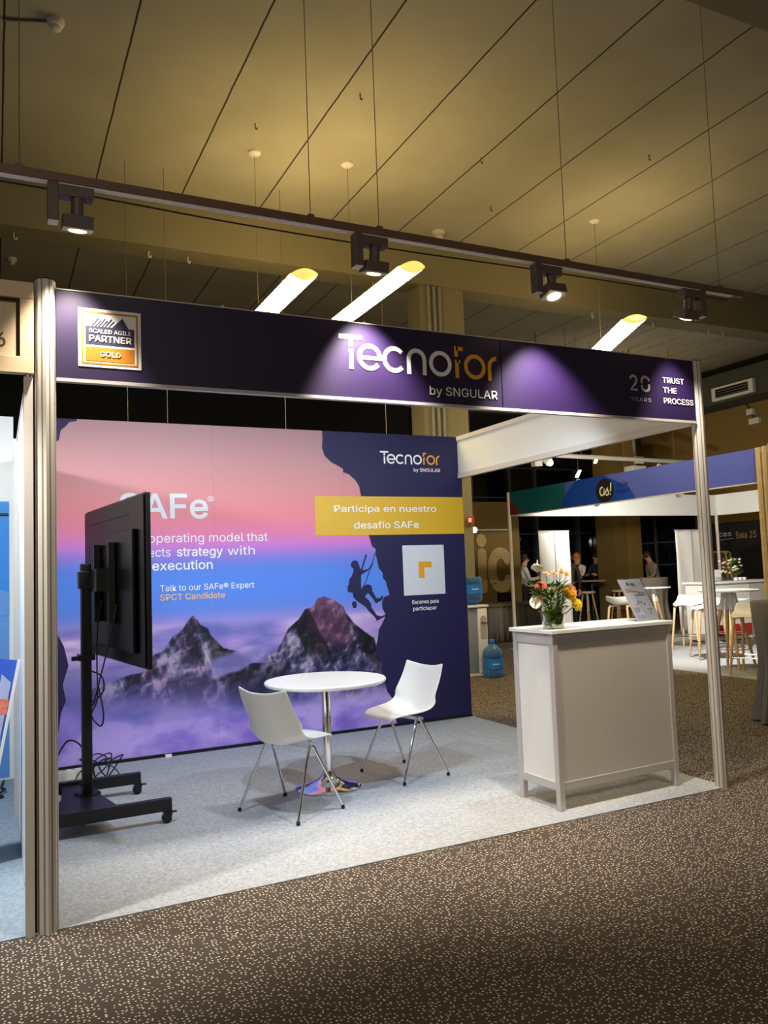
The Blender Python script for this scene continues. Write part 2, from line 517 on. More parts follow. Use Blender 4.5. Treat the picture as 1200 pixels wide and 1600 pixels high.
def text(parent, plane, body, a0, a1, base, cap, m, d=0.002, bold=0.0, name='lettering', spacing=1.0, mirror=False, th=0.0, label=None):
    """lettering that fills a0..a1 with its baseline at base and capitals cap high; bold thickens the strokes"""
    co, F = text_mesh(body, spacing)
    x0, x1 = co[:, 0].min(), co[:, 0].max()
    sx = (a1 - a0) / (x1 - x0); sz = cap / CAPH
    A = (co[:, 0] - x0) * sx; B = co[:, 1] * sz
    bw_ = bold * cap * 1.5
    offs = [(0, 0)] + ([(bw_ * math.cos(k * PI / 4), bw_ * math.sin(k * PI / 4)) for k in range(8)] if bold else [])
    V = []; FF = []; n = len(co)
    for i, (ox, oz) in enumerate(offs):
        a = (a1 - A if mirror else a0 + A) + ox
        b = base + B + oz
        V.append(np.array(plane.o)[None] + a[:, None] * np.array(plane.ux)[None] + b[:, None] * np.array(plane.uz)[None] + (d + 0.0002 * i + co[:, 2])[:, None] * np.array(plane.n)[None])
        FF += [tuple(v + n * i for v in f) for f in F]
    me = bpy.data.meshes.new(name)
    me.from_pydata([tuple(v) for v in np.concatenate(V)], [], FF)
    me.update()
    o = link(name, me, m, parent, True, False, label)
    if th:
        so = o.modifiers.new('thickness', 'SOLIDIFY'); so.thickness = th; so.offset = 0
    return o

def flat(parent, plane, pts, m, name, d=0.001, th=0.0008, label=None):
    mb = MB()
    mb.poly([plane(a, b, d) for a, b in pts], tuple(plane.n * -th))
    return mb.build(name, m, parent, label=label)

def rect(a0, a1, b0, b1): return [(a0, b0), (a1, b0), (a1, b1), (a0, b1)]

def stroke(mb, plane, pts, wd, d, th=0.001, closed=False):
    """a flat line of constant width through 2-D points, as one strip"""
    n = len(pts); L = []; Rr = []
    for i in range(n):
        if closed: p0, p1 = pts[(i - 1) % n], pts[(i + 1) % n]
        else: p0, p1 = pts[max(i - 1, 0)], pts[min(i + 1, n - 1)]
        dx, dz = p1[0] - p0[0], p1[1] - p0[1]; l = math.hypot(dx, dz) or 1
        nx, nz = -dz / l * wd / 2, dx / l * wd / 2
        L.append((pts[i][0] + nx, pts[i][1] + nz)); Rr.append((pts[i][0] - nx, pts[i][1] - nz))
    rng = range(n) if closed else range(n - 1)
    vL = [mb.bm.verts.new(plane(a, b, d)) for a, b in L]; vR = [mb.bm.verts.new(plane(a, b, d)) for a, b in Rr]
    for i in rng:
        j = (i + 1) % n
        mb.bm.faces.new((vL[i], vR[i], vR[j], vL[j]))

def arc(cx, cz, rx, rz, a0, a1, n=28):
    return [(cx + rx * math.cos(R_(a0 + (a1 - a0) * k / n)), cz + rz * math.sin(R_(a0 + (a1 - a0) * k / n))) for k in range(n + 1)]

def wordmark(parent, plane, x0, base, s, d):
    """the stand's own wordmark; s = letter height (x-height) ; one mesh in white, one in gold"""
    W = 0.165 * s
    mb = MB()
    X = lambda v: x0 + v * s
    Z = lambda v: base + v * s
    rr = 0.5 - 0.0825
    stroke(mb, plane, [(X(0.0), Z(1.19)), (X(0.93), Z(1.19))], W, d)            # T bar
    stroke(mb, plane, [(X(0.475), Z(1.12)), (X(0.475), Z(0.83))], W, d)
    stroke(mb, plane, [(X(0.475), Z(0.755)), (X(0.475), Z(0.0))], W, d)         # T stem
    stroke(mb, plane, arc(X(1.22), Z(0.5), rr * s, rr * s, -38, -358, 34), W, d) # e
    stroke(mb, plane, [(X(0.86), Z(0.47)), (X(1.70), Z(0.47))], W * 0.85, d)
    stroke(mb, plane, arc(X(2.24), Z(0.5), rr * s, rr * s, 42, 318, 30), W, d)   # c
    stroke(mb, plane, [(X(2.845), Z(0.0)), (X(2.845), Z(0.585))] + arc(X(3.18), Z(0.585), 0.335 * s, 0.335 * s, 180, 0, 18) + [(X(3.515), Z(0.0))], W, d)
    stroke(mb, plane, arc(X(4.22), Z(0.5), rr * s, rr * s, 0, 360, 36)[:-1], W, d, closed=True)
    a = mb.build('wordmark_lettering', M['white_print'], parent)
    g = MB()
    stroke(g, plane, [(X(4.94), Z(0.84)), (X(4.94), Z(1.25))], W, d)
    stroke(g, plane, [(X(4.94), Z(1.165)), (X(5.25), Z(1.165))], W, d)
    stroke(g, plane, [(X(4.96), Z(0.0)), (X(4.96), Z(0.72))], W, d)
    stroke(g, plane, [(X(4.96), Z(0.66)), (X(5.13), Z(0.66))], W * 0.7, d)
    stroke(g, plane, arc(X(5.78), Z(0.5), rr * s, rr * s, 0, 360, 36)[:-1], W, d, closed=True)
    stroke(g, plane, [(X(6.46), Z(0.0)), (X(6.46), Z(0.56))] + arc(X(6.84), Z(0.56), 0.38 * s, 0.36 * s, 180, 95, 10), W, d)
    g.build('wordmark_gold_lettering', M['gold_print'], parent, label='gold last letters of the wordmark')

# ================================================================== LARGE STRUCTURE
structure('floor', MB().bx(-9, 19, -9, 17, -0.1, 0.0), M['brown_carpet'])
HC = 6.2
structure('ceiling', MB().bx(-9, 19, -9, 17, HC, HC + 0.12), M['ceiling'])
structure('trim_1', MB().bx(-9, 19, 5.75, 6.15, 5.5, HC), M['beam'])          # downstand beam behind the stand
structure('trim_2', MB().bx(-9, 19, -0.35, 0.06, 5.5, HC), M['beam'])
structure('column_olive', MB().bx(5.14, 5.86, 5.78, 6.15, 0, 5.5), M['beam'])
structure('column_far', MB().bx(13.91, 14.7, 11.8, 12.5, 0, HC), M['olive_wall'])
structure('column_far_pilaster', MB().bx(14.32, 14.72, 11.72, 11.8, 0, HC), M['brown_wall'])
structure('wall_right', MB().bx(16, 16.2, 3, 13.2, 0, 5.15), M['brown_wall'])
structure('wall_right_far', MB().bx(16, 16.2, 13.2, 16.5, 0, 5.15), M['dark_wall'])
w2 = structure('window_2', MB().bx(15.93, 15.98, 11.0, 16.4, 0.05, 2.75), M['darkglass'])
mb = MB()
for y in (10.95, 12.4, 14.0): mb.bx(15.90, 15.98, y, y + 0.07, 0, 2.8)
for z in (0.05, 1.35, 1.95, 2.75): mb.bx(15.91, 15.97, 11.0, 16.4, z, z + 0.04)
mb.build('window_frame', M['mullion'], w2)
structure('trim_3', MB().bx(15.2, 16.2, 3, 17, 5.15, 5.85).bx(15.9, 16.2, 3, 17, 5.85, HC), M['bulkhead'])
structure('wall_back', MB().bx(-9, 19, 16.5, 16.7, 0, HC), M['dark_wall'])
wn = structure('window_1', MB().bx(9.6, 15.9, 15.0, 15.05, 0.05, 4.3), M['darkglass'])
mb = MB()
for x in (9.7, 11.3, 12.9, 13.8, 15.3): mb.bx(x, x + 0.09, 14.9, 15.0, 0, 4.3)
for z in (0.06, 2.35, 3.4, 4.25): mb.bx(9.6, 15.9, 14.93, 15.0, z, z + 0.05)
mb.build('window_frame', M['mullion'], wn)
structure('wall_rear_left', MB().bx(-9, 10, 15.4, 15.5, 0, HC), M['dark_wall'])
wm = structure('wall_letter', MB().bx(7.2, 10.25, 10.8, 10.95, 0, 2.9), M['olive_wall'])
PW = Plane((0, 10.8, 0), (1, 0, 0), (0, 0, 1), (0, -1, 0))

# carpets laid on the hall floor
c = MB().bx(-0.10, 4.04, -0.02, 3.10, 0.0, 0.006).build('stand_carpet', M['grey_carpet'])
tagit(c, 'light grey carpet covering the floor of the violet stand', 'carpet')
c = MB().bx(-3.5, -0.119, -0.02, 3.10, 0.0, 0.006).build('stand_carpet', M['blue_carpet'])
tagit(c, 'blue grey carpet in the stand beyond the white partition on the left', 'carpet')
c = MB().bx(8.05, 13.5, 2.7, 8.25, 0.0, 0.006).build('stand_carpet', M['grey_carpet'])
tagit(c, 'pale grey carpet under the bar stools in the blue fascia stand', 'carpet')

# ================================================================== THE STAND
H = 2.817
# ---- printed back wall with its picture
BW = Plane((0, 3.078, 0), (1, 0, 0), (0, 0, 1), (0, -1, 0))
bw = root('printed_back_wall', (2.0, 3.1, 0), 'tall printed wall with pink sky, mountains and a climber, behind the round table', 'display wall')
MB().bx(-0.04, 4.03, 3.0785, 3.12, 0.0, H).build('wall_panel', M['white_panel'], bw)
mb = MB()
mb.bx(-0.04, 4.03, 3.066, 3.0785, 0.006, 0.032)
mb.build('base_rail', M['black_paint'], bw)

def vnoise(x, y, seed):
    r = np.random.RandomState(seed)
    T = r.rand(256, 256)
    xi = np.floor(x).astype(int); yi = np.floor(y).astype(int)
    fx = x - xi; fy = y - yi
    fx = fx * fx * (3 - 2 * fx); fy = fy * fy * (3 - 2 * fy)
    g = lambda a, b: T[a % 256, b % 256]
    return (g(xi, yi) * (1 - fx) + g(xi + 1, yi) * fx) * (1 - fy) + (g(xi, yi + 1) * (1 - fx) + g(xi + 1, yi + 1) * fx) * fy

def fbm(x, y, seed, oct=5, ridged=False):
    s = 0; a = 0.5; t = 0
    for k in range(oct):
        n = vnoise(x * 2 ** k + 17.3 * k, y * 2 ** k + 5.1 * k, seed + k)
        if ridged: n = 1 - np.abs(2 * n - 1)
        s = s + a * n; t += a; a *= 0.5
    return s / t

def ramp(v, stops):
    xs = [s[0] for s in stops]
    return np.stack([np.interp(v, xs, [s[1][i] for s in stops]) for i in range(3)], -1)

def sstep(a, b, v):
    t = np.clip((v - a) / (b - a), 0, 1)
    return t * t * (3 - 2 * t)

def mural():
    xa = np.arange(-0.04, 4.0301, 0.0075); za = np.arange(0.03, H + 0.001, 0.0075)
    za[-1] = H
    nx, nz = len(xa), len(za)
    X, Z = np.meshgrid(xa, za)                                  # nz, nx
    sky = ramp(Z, [(0, (150, 120, 215)), (0.9, (150, 132, 205)), (1.10, (150, 140, 214)), (1.22, (96, 134, 226)), (1.42, (84, 136, 232)),
                   (1.56, (92, 132, 226)), (1.66, (142, 124, 214)), (1.76, (206, 124, 206)), (1.86, (226, 126, 168)), (2.02, (224, 130, 138)),
                   (2.25, (208, 138, 140)), (2.5, (192, 138, 142)), (2.82, (168, 130, 134))])
    C = sky
    def over(C, col, a): return C * (1 - a[..., None]) + col * a[..., None]
    # far cloud sea
    n1 = fbm(X * 1.3, Z * 5.5, 3, 6); n2 = fbm(X * 3, Z * 9, 21, 5)
    top = 1.13 + 0.07 * (fbm(X * 1.1, X * 0 + 3, 9, 4) - 0.5)
    a = sstep(0.0, 0.09, top - Z)
    cl = ramp(n1 * 0.65 + n2 * 0.35, [(0.32, (104, 108, 184)), (0.45, (150, 132, 204)), (0.55, (192, 160, 214)), (0.66, (226, 196, 230))])
    C = over(C, cl, a * 0.95)
    lowdark = sstep(0.98, 0.6, Z) * sstep(0.3, 0.55, Z)
    C = over(C, ramp(n2, [(0.2, (82, 80, 148)), (0.8, (112, 104, 176))]), lowdark * 0.85)
    # mountains
    def ridge(pts):
        px = [p[0] for p in pts]; pz = [p[1] for p in pts]
        return np.interp(X, px, pz, left=-9, right=-9)
    def rock(seed, warm, k=1.0):
        f = fbm(X * 6 * k + Z * 3, Z * 4 * k - X, seed, 7, True)
        g = fbm(X * 20 * k - Z * 9, Z * 10 * k, seed + 40, 6)
        e = f - np.roll(np.roll(f, 2, 0), -2, 1)                      # printed relief of the cliffs
        v = 0.5 + (f - 0.60) * 0.9 + (g - 0.5) * 1.0 + e * 1.7
        col = ramp(v, [(0.22, (24, 24, 44)), (0.42, (50, 48, 76)), (0.58, (84, 78, 110)), (0.74, (136, 124, 152)), (0.92, (176, 162, 186))])
        return col * (1 - warm[..., None]) + (col * np.array([1.15, 0.88, 0.92]) + np.array([26, 2, 4])) * warm[..., None]
    M1 = [(0.45, 0.62), (0.735, 0.70), (0.837, 0.711), (0.907, 0.784), (0.943, 0.852), (1.031, 0.889), (1.103, 0.991), (1.194, 1.057), (1.24, 1.127), (1.277, 1.161),
          (1.322, 1.113), (1.34, 1.075), (1.403, 1.044), (1.43, 0.978), (1.503, 0.9), (1.539, 0.86), (1.652, 0.833), (1.709, 0.80), (1.9, 0.60)]
    M2 = [(0.9, 0.1), (1.3, 0.40), (1.42, 0.506), (1.514, 0.569), (1.705, 0.644), (1.726, 0.707), (1.803, 0.719), (1.901, 0.711), (1.942, 0.774), (2.012, 0.796), (2.064, 0.878),
          (2.128, 0.988), (2.232, 1.077), (2.296, 1.161), (2.38, 1.185), (2.424, 1.252), (2.488, 1.268), (2.572, 1.235), (2.678, 1.17), (2.697, 1.11), (2.781, 1.005),
          (2.887, 0.919), (2.985, 0.852), (3.014, 0.73), (3.052, 0.566), (3.2, 0.4)]
    jag = 0.02 * (fbm(X * 14, X * 0, 77, 4) - 0.5)
    h1 = ridge(M1) + jag
    a1 = sstep(-0.004, 0.006, h1 - Z)
    fade1 = sstep(0.34, 0.62, Z + 0.25 * (fbm(X * 3, Z * 3, 15, 4) - 0.5))
    r1 = rock(101, 0.25 * sstep(0.5, 0.6, fbm(X * 5, Z * 4, 55, 3)))
    sh1 = sstep(-0.02, 0.06, X - 1.285 - 0.35 * (1.16 - Z) + 0.1 * (fbm(X * 6, Z * 6, 31, 3) - 0.5))   # dark flank
    r1 = r1 * (1 - 0.55 * sh1)[..., None]
    streak = sstep(0.50, 0.62, fbm(X * 5 + Z * 2.2, Z * 1.6, 140, 4)) * sstep(0.95, 0.75, Z)
    r1 = r1 * (1 - 0.25 * streak[..., None]) + np.array([150, 130, 178]) * 0.25 * streak[..., None]
    C = over(C, r1, a1 * fade1)
    # cloud bank between the peaks
    cb = np.exp(-(((X - 1.62 - 0.5 * (Z - 0.72)) / 0.36) ** 2 + ((Z - 0.73 - 0.22 * (X - 1.6)) / 0.12) ** 2) * 1.4)
    cb = sstep(0.25, 0.6, cb + 0.5 * (fbm(X * 4, Z * 7, 61, 5) - 0.5))
    C = over(C, ramp(fbm(X * 4, Z * 8, 62, 5), [(0.3, (120, 112, 178)), (0.7, (192, 168, 214))]), cb * 0.9 * sstep(1.38, 1.46, X))
    h2 = ridge(M2) + jag * 0.8
    a2 = sstep(-0.004, 0.006, h2 - Z)
    fade2 = sstep(0.24, 0.52, Z + 0.22 * (fbm(X * 3, Z * 4, 18, 4) - 0.5))
    fade2 = fade2 * sstep(1.42, 1.85, X + 0.3 * (fbm(X * 4, Z * 4, 19, 4) - 0.5))
    w2 = sstep(0.72, 0.9, Z) * sstep(2.28, 2.36, X + 0.1 * (fbm(X * 5, Z * 5, 71, 3) - 0.5)) * sstep(2.74, 2.62, X - 0.2 * (1.2 - Z))
    r2 = rock(201, 0.85 * w2, 0.9)
    r2 = r2 * (1 - 0.35 * w2)[..., None] + np.array([112, 84, 112]) * 0.35 * w2[..., None]
    sh2 = sstep(0.0, 0.08, X - 2.62 - 0.45 * (1.15 - Z) + 0.22 * (fbm(X * 5, Z * 5, 81, 4) - 0.5))
    sh3 = sstep(0.03, 0.0, np.abs(X - 2.24 - 0.5 * (1.1 - Z)) - 0.09 + 0.16 * (fbm(X * 6, Z * 6, 83, 4) - 0.5)) * sstep(0.62, 0.8, Z)
    low2 = sstep(0.74, 0.60, Z) * sstep(2.2, 2.0, X)
    r2 = r2 * (1 - 0.60 * np.maximum(np.maximum(sh2, sh3), low2))[..., None]
    C = over(C, r2, a2 * fade2)
    # cloud sea in front
    n3 = fbm(X * 1.6, Z * 3.2, 33, 6); n4 = fbm(X * 4.5, Z * 8, 35, 5)
    front = 0.36 + 0.16 * (fbm(X * 1.4, X * 0 + 1, 5, 4) - 0.5) + 0.13 * sstep(1.0, 0.2, X)
    a = sstep(-0.05, 0.10, front - Z + 0.10 * (n4 - 0.5))
    cl = ramp(n3 * 0.6 + n4 * 0.4, [(0.34, (108, 92, 184)), (0.5, (152, 124, 216)), (0.64, (192, 166, 236))])
    C = over(C, cl, a)
    haze = sstep(0.75, 0.45, Z) * sstep(0.15, 0.4, Z)
    C = over(C, np.broadcast_to(np.array([104, 98, 176.]), C.shape), haze * 0.30)
    # printed sheet joints
    for jx in (1.475, 2.72):
        C = C * (1 - 0.05 * (np.abs(X - jx) < 0.0045))[..., None]
    C = np.clip(C, 0, 255) / 255.0
    Cl = np.where(C <= 0.04045, C / 12.92, ((C + 0.055) / 1.055) ** 2.4)
    V = np.stack([X, np.full_like(X, 3.078), Z], -1).reshape(-1, 3)
    i = np.arange(nz * nx).reshape(nz, nx)
    F = np.stack([i[:-1, :-1], i[:-1, 1:], i[1:, 1:], i[1:, :-1]], -1).reshape(-1, 4)
    me = bpy.data.meshes.new('landscape_print')
    me.vertices.add(len(V)); me.vertices.foreach_set('co', V.reshape(-1))
    me.loops.add(F.size); me.loops.foreach_set('vertex_index', F.reshape(-1).astype(np.int32))
    me.polygons.add(len(F)); me.polygons.foreach_set('loop_start', np.arange(0, F.size, 4, dtype=np.int32))
    me.polygons.foreach_set('loop_total', np.full(len(F), 4, dtype=np.int32))
    me.update(calc_edges=True)
    at = me.color_attributes.new('print', 'FLOAT_COLOR', 'POINT')
    rgba = np.concatenate([Cl.reshape(-1, 3), np.ones((len(V), 1))], -1)
    at.data.foreach_set('color', rgba.reshape(-1))
    return link('landscape_print', me, vcol_mat('mural_print'), bw)
mural()

CL = [(2.516, 2.817), (2.519, 2.744), (2.51, 2.653), (2.534, 2.581), (2.596, 2.522), (2.68, 2.482), (2.718, 2.458), (2.717, 2.428), (2.776, 2.41), (2.841, 2.356),
      (2.879, 2.296), (2.896, 2.204), (2.92, 2.1), (2.93, 1.95), (2.96, 1.832), (2.975, 1.79), (2.987, 1.743), (3.0, 1.713), (3.03, 1.697), (3.03, 1.642), (3.044, 1.577),
      (3.058, 1.507), (3.095, 1.466), (3.096, 1.416), (3.128, 1.38), (3.14, 1.325), (3.159, 1.264), (3.156, 1.247), (3.102, 1.232), (3.079, 1.189), (3.079, 1.129),
      (3.112, 1.063), (3.109, 1.049), (3.064, 0.967), (3.035, 0.93), (3.02, 0.84), (2.99, 0.74), (3.05, 0.601), (3.05, 0.539), (3.07, 0.456), (3.1, 0.34), (3.155, 0.263),
      (3.13, 0.205), (3.171, 0.097), (3.192, 0.033), (4.03, 0.033), (4.03, 2.817)]
flat(bw, BW, CL[::-1], M['navy'], 'cliff_print', 0.0015)
flat(bw, BW, [(-0.04, 0.25), (0.19, 0.25), (0.205, 0.325), (0.22, 0.448), (0.258, 0.544), (0.235, 0.672), (0.279, 0.819), (0.246, 0.974), (0.209, 1.052), (0.15, 1.10), (-0.04, 1.12)],
     M['navy'], 'rock_print', 0.0015)
flat(bw, BW, [(-0.04, 2.817), (-0.04, 2.55), (0.16, 2.58), (0.218, 2.64), (0.233, 2.72), (0.277, 2.759), (0.297, 2.79), (0.356, 2.80), (0.356, 2.817)], M['navy'], 'rock_print', 0.0015)
CLIMB = [(2.791, 1.511), (2.766, 1.536), (2.767, 1.565), (2.789, 1.587), (2.816, 1.591), (2.84, 1.58), (2.847, 1.553), (2.857, 1.533), (2.859, 1.514), (2.872, 1.508), (2.89, 1.562), (2.911, 1.611), (2.918, 1.645), (2.929, 1.657), (2.923, 1.638), (2.94, 1.64), (2.928, 1.615), (2.912, 1.571), (2.895, 1.532), (2.885, 1.493), (2.948, 1.508), (2.962, 1.525), (2.983, 1.557), (2.999, 1.555), (2.981, 1.52), (2.95, 1.496), (2.876, 1.456), (2.867, 1.444), (2.868, 1.41), (2.864, 1.361), (2.865, 1.317), (2.893, 1.345), (2.921, 1.359), (2.943, 1.36), (2.969, 1.347), (2.979, 1.322), (2.976, 1.302), (3.004, 1.257), (3.019, 1.226), (3.058, 1.225), (3.084, 1.246), (3.094, 1.24), (3.082, 1.206), (3.012, 1.175), (2.994, 1.21), (2.934, 1.28), (2.9, 1.244), (2.937, 1.213), (2.965, 1.17), (2.962, 1.146), (3.019, 1.064), (3.062, 1.051), (3.11, 1.064), (3.115, 1.051), (3.067, 1.031), (3.016, 1.01), (3.004, 1.04), (2.933, 1.108), (2.91, 1.143), (2.813, 1.212), (2.782, 1.247), (2.775, 1.287), (2.725, 1.299), (2.727, 1.352), (2.741, 1.371), (2.745, 1.415), (2.77, 1.443), (2.791, 1.486)]
flat(bw, BW, CLIMB[::-1], M['navy'], 'climber_print', 0.0020)
flat(bw, BW, [(2.764, 1.19), (2.775, 1.206), (2.807, 1.205), (2.814, 1.168), (2.805, 1.144), (2.778, 1.143), (2.768, 1.165)], M['navy'], 'chalk_bag_print', 0.0020)
mb = MB(); stroke(mb, BW, [(3.028, 1.662), (2.988, 1.554), (2.956, 1.486), (2.911, 1.379), (2.876, 1.326)], 0.008, 0.0022); mb.build('rope_print', M['navy'], bw)
flat(bw, BW, rect(2.42, 4.03, 1.829, 2.200), M['yellow_print'], 'yellow_banner', 0.0035)
text(bw, BW, 'Participa en nuestro', 2.615, 3.712, 2.052, 0.060, M['white_print'], 0.005, 0.014)
text(bw, BW, 'desafío SAFe', 2.812, 3.508, 1.893, 0.064, M['white_print'], 0.005, 0.014)
flat(bw, BW, rect(3.318, 3.782, 1.235, 1.722), M['grey_print'], 'blank_card_print', 0.0030)
mb = MB()
for pl in ([(3.49, 1.40), (3.49, 1.56), (3.635, 1.56), (3.635, 1.502), (3.552, 1.502), (3.552, 1.40)],):
    mb.poly([BW(a, b, 0.0045) for a, b in pl[::-1]], (0, 0.001, 0))
mb.build('gold_corner_print', M['gold_print'], bw)
text(bw, BW, 'Escanea para', 3.405, 3.698, 1.150, 0.036, M['white_print'], 0.004, 0.012)
text(bw, BW, 'particiapar', 3.411, 3.674, 1.086, 0.036, M['white_print'], 0.004, 0.012)
wordmark(bw, BW, 3.112, 2.522, 0.0975, 0.004)
text(bw, BW, 'by SNGULAR', 3.476, 3.777, 2.452, 0.033, M['white_print'], 0.004, 0.012)
text(bw, BW, 'SAFe', 0.688, 1.418, 2.000, 0.203, M['grey_print'], 0.003, 0.020)
text(bw, BW, '®', 1.420, 1.478, 2.128, 0.062, M['grey_print'], 0.003)
text(bw, BW, 'The operating model that', 0.69, 1.957, 1.790, 0.075, M['white_print'], 0.003)
text(bw, BW, 'connects', 0.69, 1.095, 1.671, 0.075, M['white_print'], 0.003)
text(bw, BW, 'strategy', 1.150, 1.545, 1.671, 0.075, M['white_print'], 0.003, 0.014)
text(bw, BW, 'with', 1.590, 1.836, 1.671, 0.075, M['white_print'], 0.003)
text(bw, BW, 'execution', 0.943, 1.453, 1.556, 0.075, M['white_print'], 0.003, 0.014)
text(bw, BW, 'Talk to our SAFe® Expert', 1.003, 1.822, 1.378, 0.050, M['white_print'], 0.003, 0.006)
text(bw, BW, 'SPCT Candidate', 1.003, 1.556, 1.300, 0.050, M['pale_orange'], 0.003, 0.012)

# ---- frame posts (octagonal aluminium profiles with grooves)
def post(x, y, z1, r=0.040, label='', group=None, m='alu_cream'):
    t = root('frame_post', (x, y, 0), label, 'post', group)
    MB().lathe([(r, 0.0), (r, z1)], (x, y, 0), 8).build('profile', M[m], t)
    g = MB()
    for k in range(8):
        a = 2 * PI * (k + 0.5) / 8
        ap = r * math.cos(PI / 8)
        g.box((x + ap * math.cos(a), y + ap * math.sin(a), z1 / 2), (0.002, 0.0055, z1 - 0.004), Matrix.Rotation(a, 3, 'Z'))
    g.build('groove', M['alu_groove'], t)
    MB().lathe([(r * 0.98, 0), (r * 0.98, 0.006)], (x, y, z1), 8).build('end_cap', M['rubber'], t)
    return t
post(-0.045, 0.0, 2.85, 0.044, 'aluminium corner post at the left end of the violet fascia')
post(4.015, 0.012, H + 0.005, 0.041, 'slim aluminium corner post at the right end of the violet fascia')

# ---- front fascia
FA = Plane((0, -0.012, 0), (1, 0, 0), (0, 0, 1), (0, -1, 0))
fs = root('front_fascia', (2.0, 0, 2.6), 'long dark violet fascia board over the stand opening, with white and gold wordmark', 'sign')
MB().bx(0.0, 2.417, -0.012, 0.012, 2.408, H).build('fascia_panel', M['fascia'], fs)
MB().bx(2.423, 3.975, -0.012, 0.012, 2.408, H).build('fascia_panel', M['fascia'], fs)
MB().bx(0.0, 3.975, -0.018, 0.018, 2.392, 2.408).build('lower_rail', M['alu'], fs)
MB().bx(0.0, 3.975, -0.014, 0.014, H, H + 0.006).build('upper_rail', M['alu'], fs)
MB().bx(0.0, 3.975, 0.0125, 0.016, 2.41, H - 0.005).build('back_lining', M['fascia_back'], fs)
wordmark(fs, FA, 1.389, 2.563, 0.1465, 0.003)
text(fs, FA, 'by SNGULAR', 1.931, 2.381, 2.456, 0.048, M['white_print'], 0.003, 0.010)
# badge
flat(fs, FA, rect(0.093, 0.372, 2.469, 2.743), M['white_print'], 'badge_plate', 0.004, 0.003)
mb = MB()
for r_ in (rect(0.107, 0.358, 2.722, 2.730), rect(0.107, 0.358, 2.482, 2.490), rect(0.107, 0.115, 2.490, 2.722), rect(0.350, 0.358, 2.490, 2.722)):
    mb.poly([FA(a, b, 0.0055) for a, b in r_], (0, 0.001, 0))
mb.build('badge_border', M['badge_gold'], fs)
flat(fs, FA, [(0.125, 2.575), (0.341, 2.575), (0.341, 2.660), (0.316, 2.660), (0.289, 2.709), (0.241, 2.661), (0.125, 2.661)], M['badge_navy'], 'badge_emblem', 0.0055)
mb = MB()
for i in range(6):
    xb = 0.153 + i * 0.0145
    stroke(mb, FA, [(xb, 2.661), (xb + 0.026 + 0.004 * (i % 2 == 0), 2.690 + 0.010 * (i % 2 == 0))], 0.0055, 0.0056)
mb.build('badge_strokes', M['badge_navy'], fs)
flat(fs, FA, rect(0.124, 0.341, 2.497, 2.563), M['badge_gold'], 'badge_bar', 0.0055)
text(fs, FA, 'SCALED AGILE', 0.140, 0.327, 2.629, 0.0185, M['white_print'], 0.007, 0.012)
text(fs, FA, 'PARTNER', 0.141, 0.327, 2.589, 0.0285, M['white_print'], 0.007, 0.025)
text(fs, FA, 'GOLD', 0.188, 0.278, 2.520, 0.0235, M['white_print'], 0.007, 0.008)
# anniversary figures
mb = MB()
stroke(mb, FA, arc(3.436, 2.652, 0.026, 0.024, 170, -20, 14) + [(3.455, 2.632), (3.412, 2.586), (3.468, 2.586)], 0.017, 0.003)
stroke(mb, FA, arc(3.537, 2.650, 0.031, 0.026, 0, 180, 16) + [(3.506, 2.632)], 0.017, 0.003)
stroke(mb, FA, [(3.506, 2.622)] + arc(3.537, 2.610, 0.031, 0.026, 180, 360, 16) + [(3.568, 2.630)], 0.017, 0.003)
mb.build('anniversary_figures', M['silver_print'], fs)
text(fs, FA, 'YEARS', 3.406, 3.578, 2.513, 0.024, M['silver_print'], 0.003, spacing=1.15)
mb = MB(); stroke(mb, FA, [(3.634, 2.50), (3.634, 2.69)], 0.0025, 0.003); mb.build('divider_line', M['badge_navy'], fs)
text(fs, FA, 'TRUST', 3.688, 3.878, 2.650, 0.036, M['white_print'], 0.003, 0.007)
text(fs, FA, 'THE', 3.688, 3.806, 2.583, 0.036, M['white_print'], 0.003, 0.007)
text(fs, FA, 'PROCESS', 3.688, 3.952, 2.512, 0.036, M['white_print'], 0.003, 0.007)

# ---- side fascia on the right (white beam running to the back wall)
sf = root('side_fascia', (4.0, 1.5, 2.6), 'white fascia beam running back from the right post to the printed wall', 'beam')
MB().bx(3.988, 4.012, 0.05, 3.07, 2.44, 2.775).build('beam_panel', M['white_panel'], sf)
MB().bx(3.978, 4.022, 0.05, 3.07, 2.392, 2.44).build('lower_rail', M['alu_cream'], sf)
MB().bx(3.978, 4.022, 0.05, 3.07, 2.775, H).build('upper_rail', M['alu_cream'], sf)
MB().bx(4.012, 4.05, 3.06, 3.075, 2.39, H).build('end_bracket', M['alu'], sf)

# ---- left partition and neighbour on the left
pt = root('white_partition', (-0.1, 1.5, 0), 'white partition panel at the far left, behind the aluminium corner post', 'partition')
MB().bx(-0.118, -0.095, 0.03, 3.07, 0.0, 2.42).build('partition_panel', M['white_panel'], pt)
MB().bx(-0.135, -0.098, -0.03, 0.03, 0.0, 2.40).build('end_profile', M['alu_cream'], pt)
MB().bx(-0.122, -0.092, 0.03, 3.07, 2.42, 2.45).build('top_rail', M['alu'], pt)
MB().bx(-0.100, -0.070, 0.012, 0.05, 0.0, 2.42).build('gap_shade_strip', M['wood_gap'], pt)  # dark strip closing the open gap, stands in for its shade
MB().bx(-0.14, -0.118, 1.90, 1.94, 0.0, 2.44).build('joint_profile', M['alu'], pt)
nb = root('neighbour_back_wall', (-1.5, 3.1, 0), 'white and blue printed wall inside the stand at the far left edge', 'display wall')
MB().bx(-3.4, -0.119, 3.02, 3.06, 0.0, 2.80).build('wall_panel', M['white_panel'], nb)
NP = Plane((0, 3.02, 0), (1, 0, 0), (0, 0, 1), (0, -1, 0))
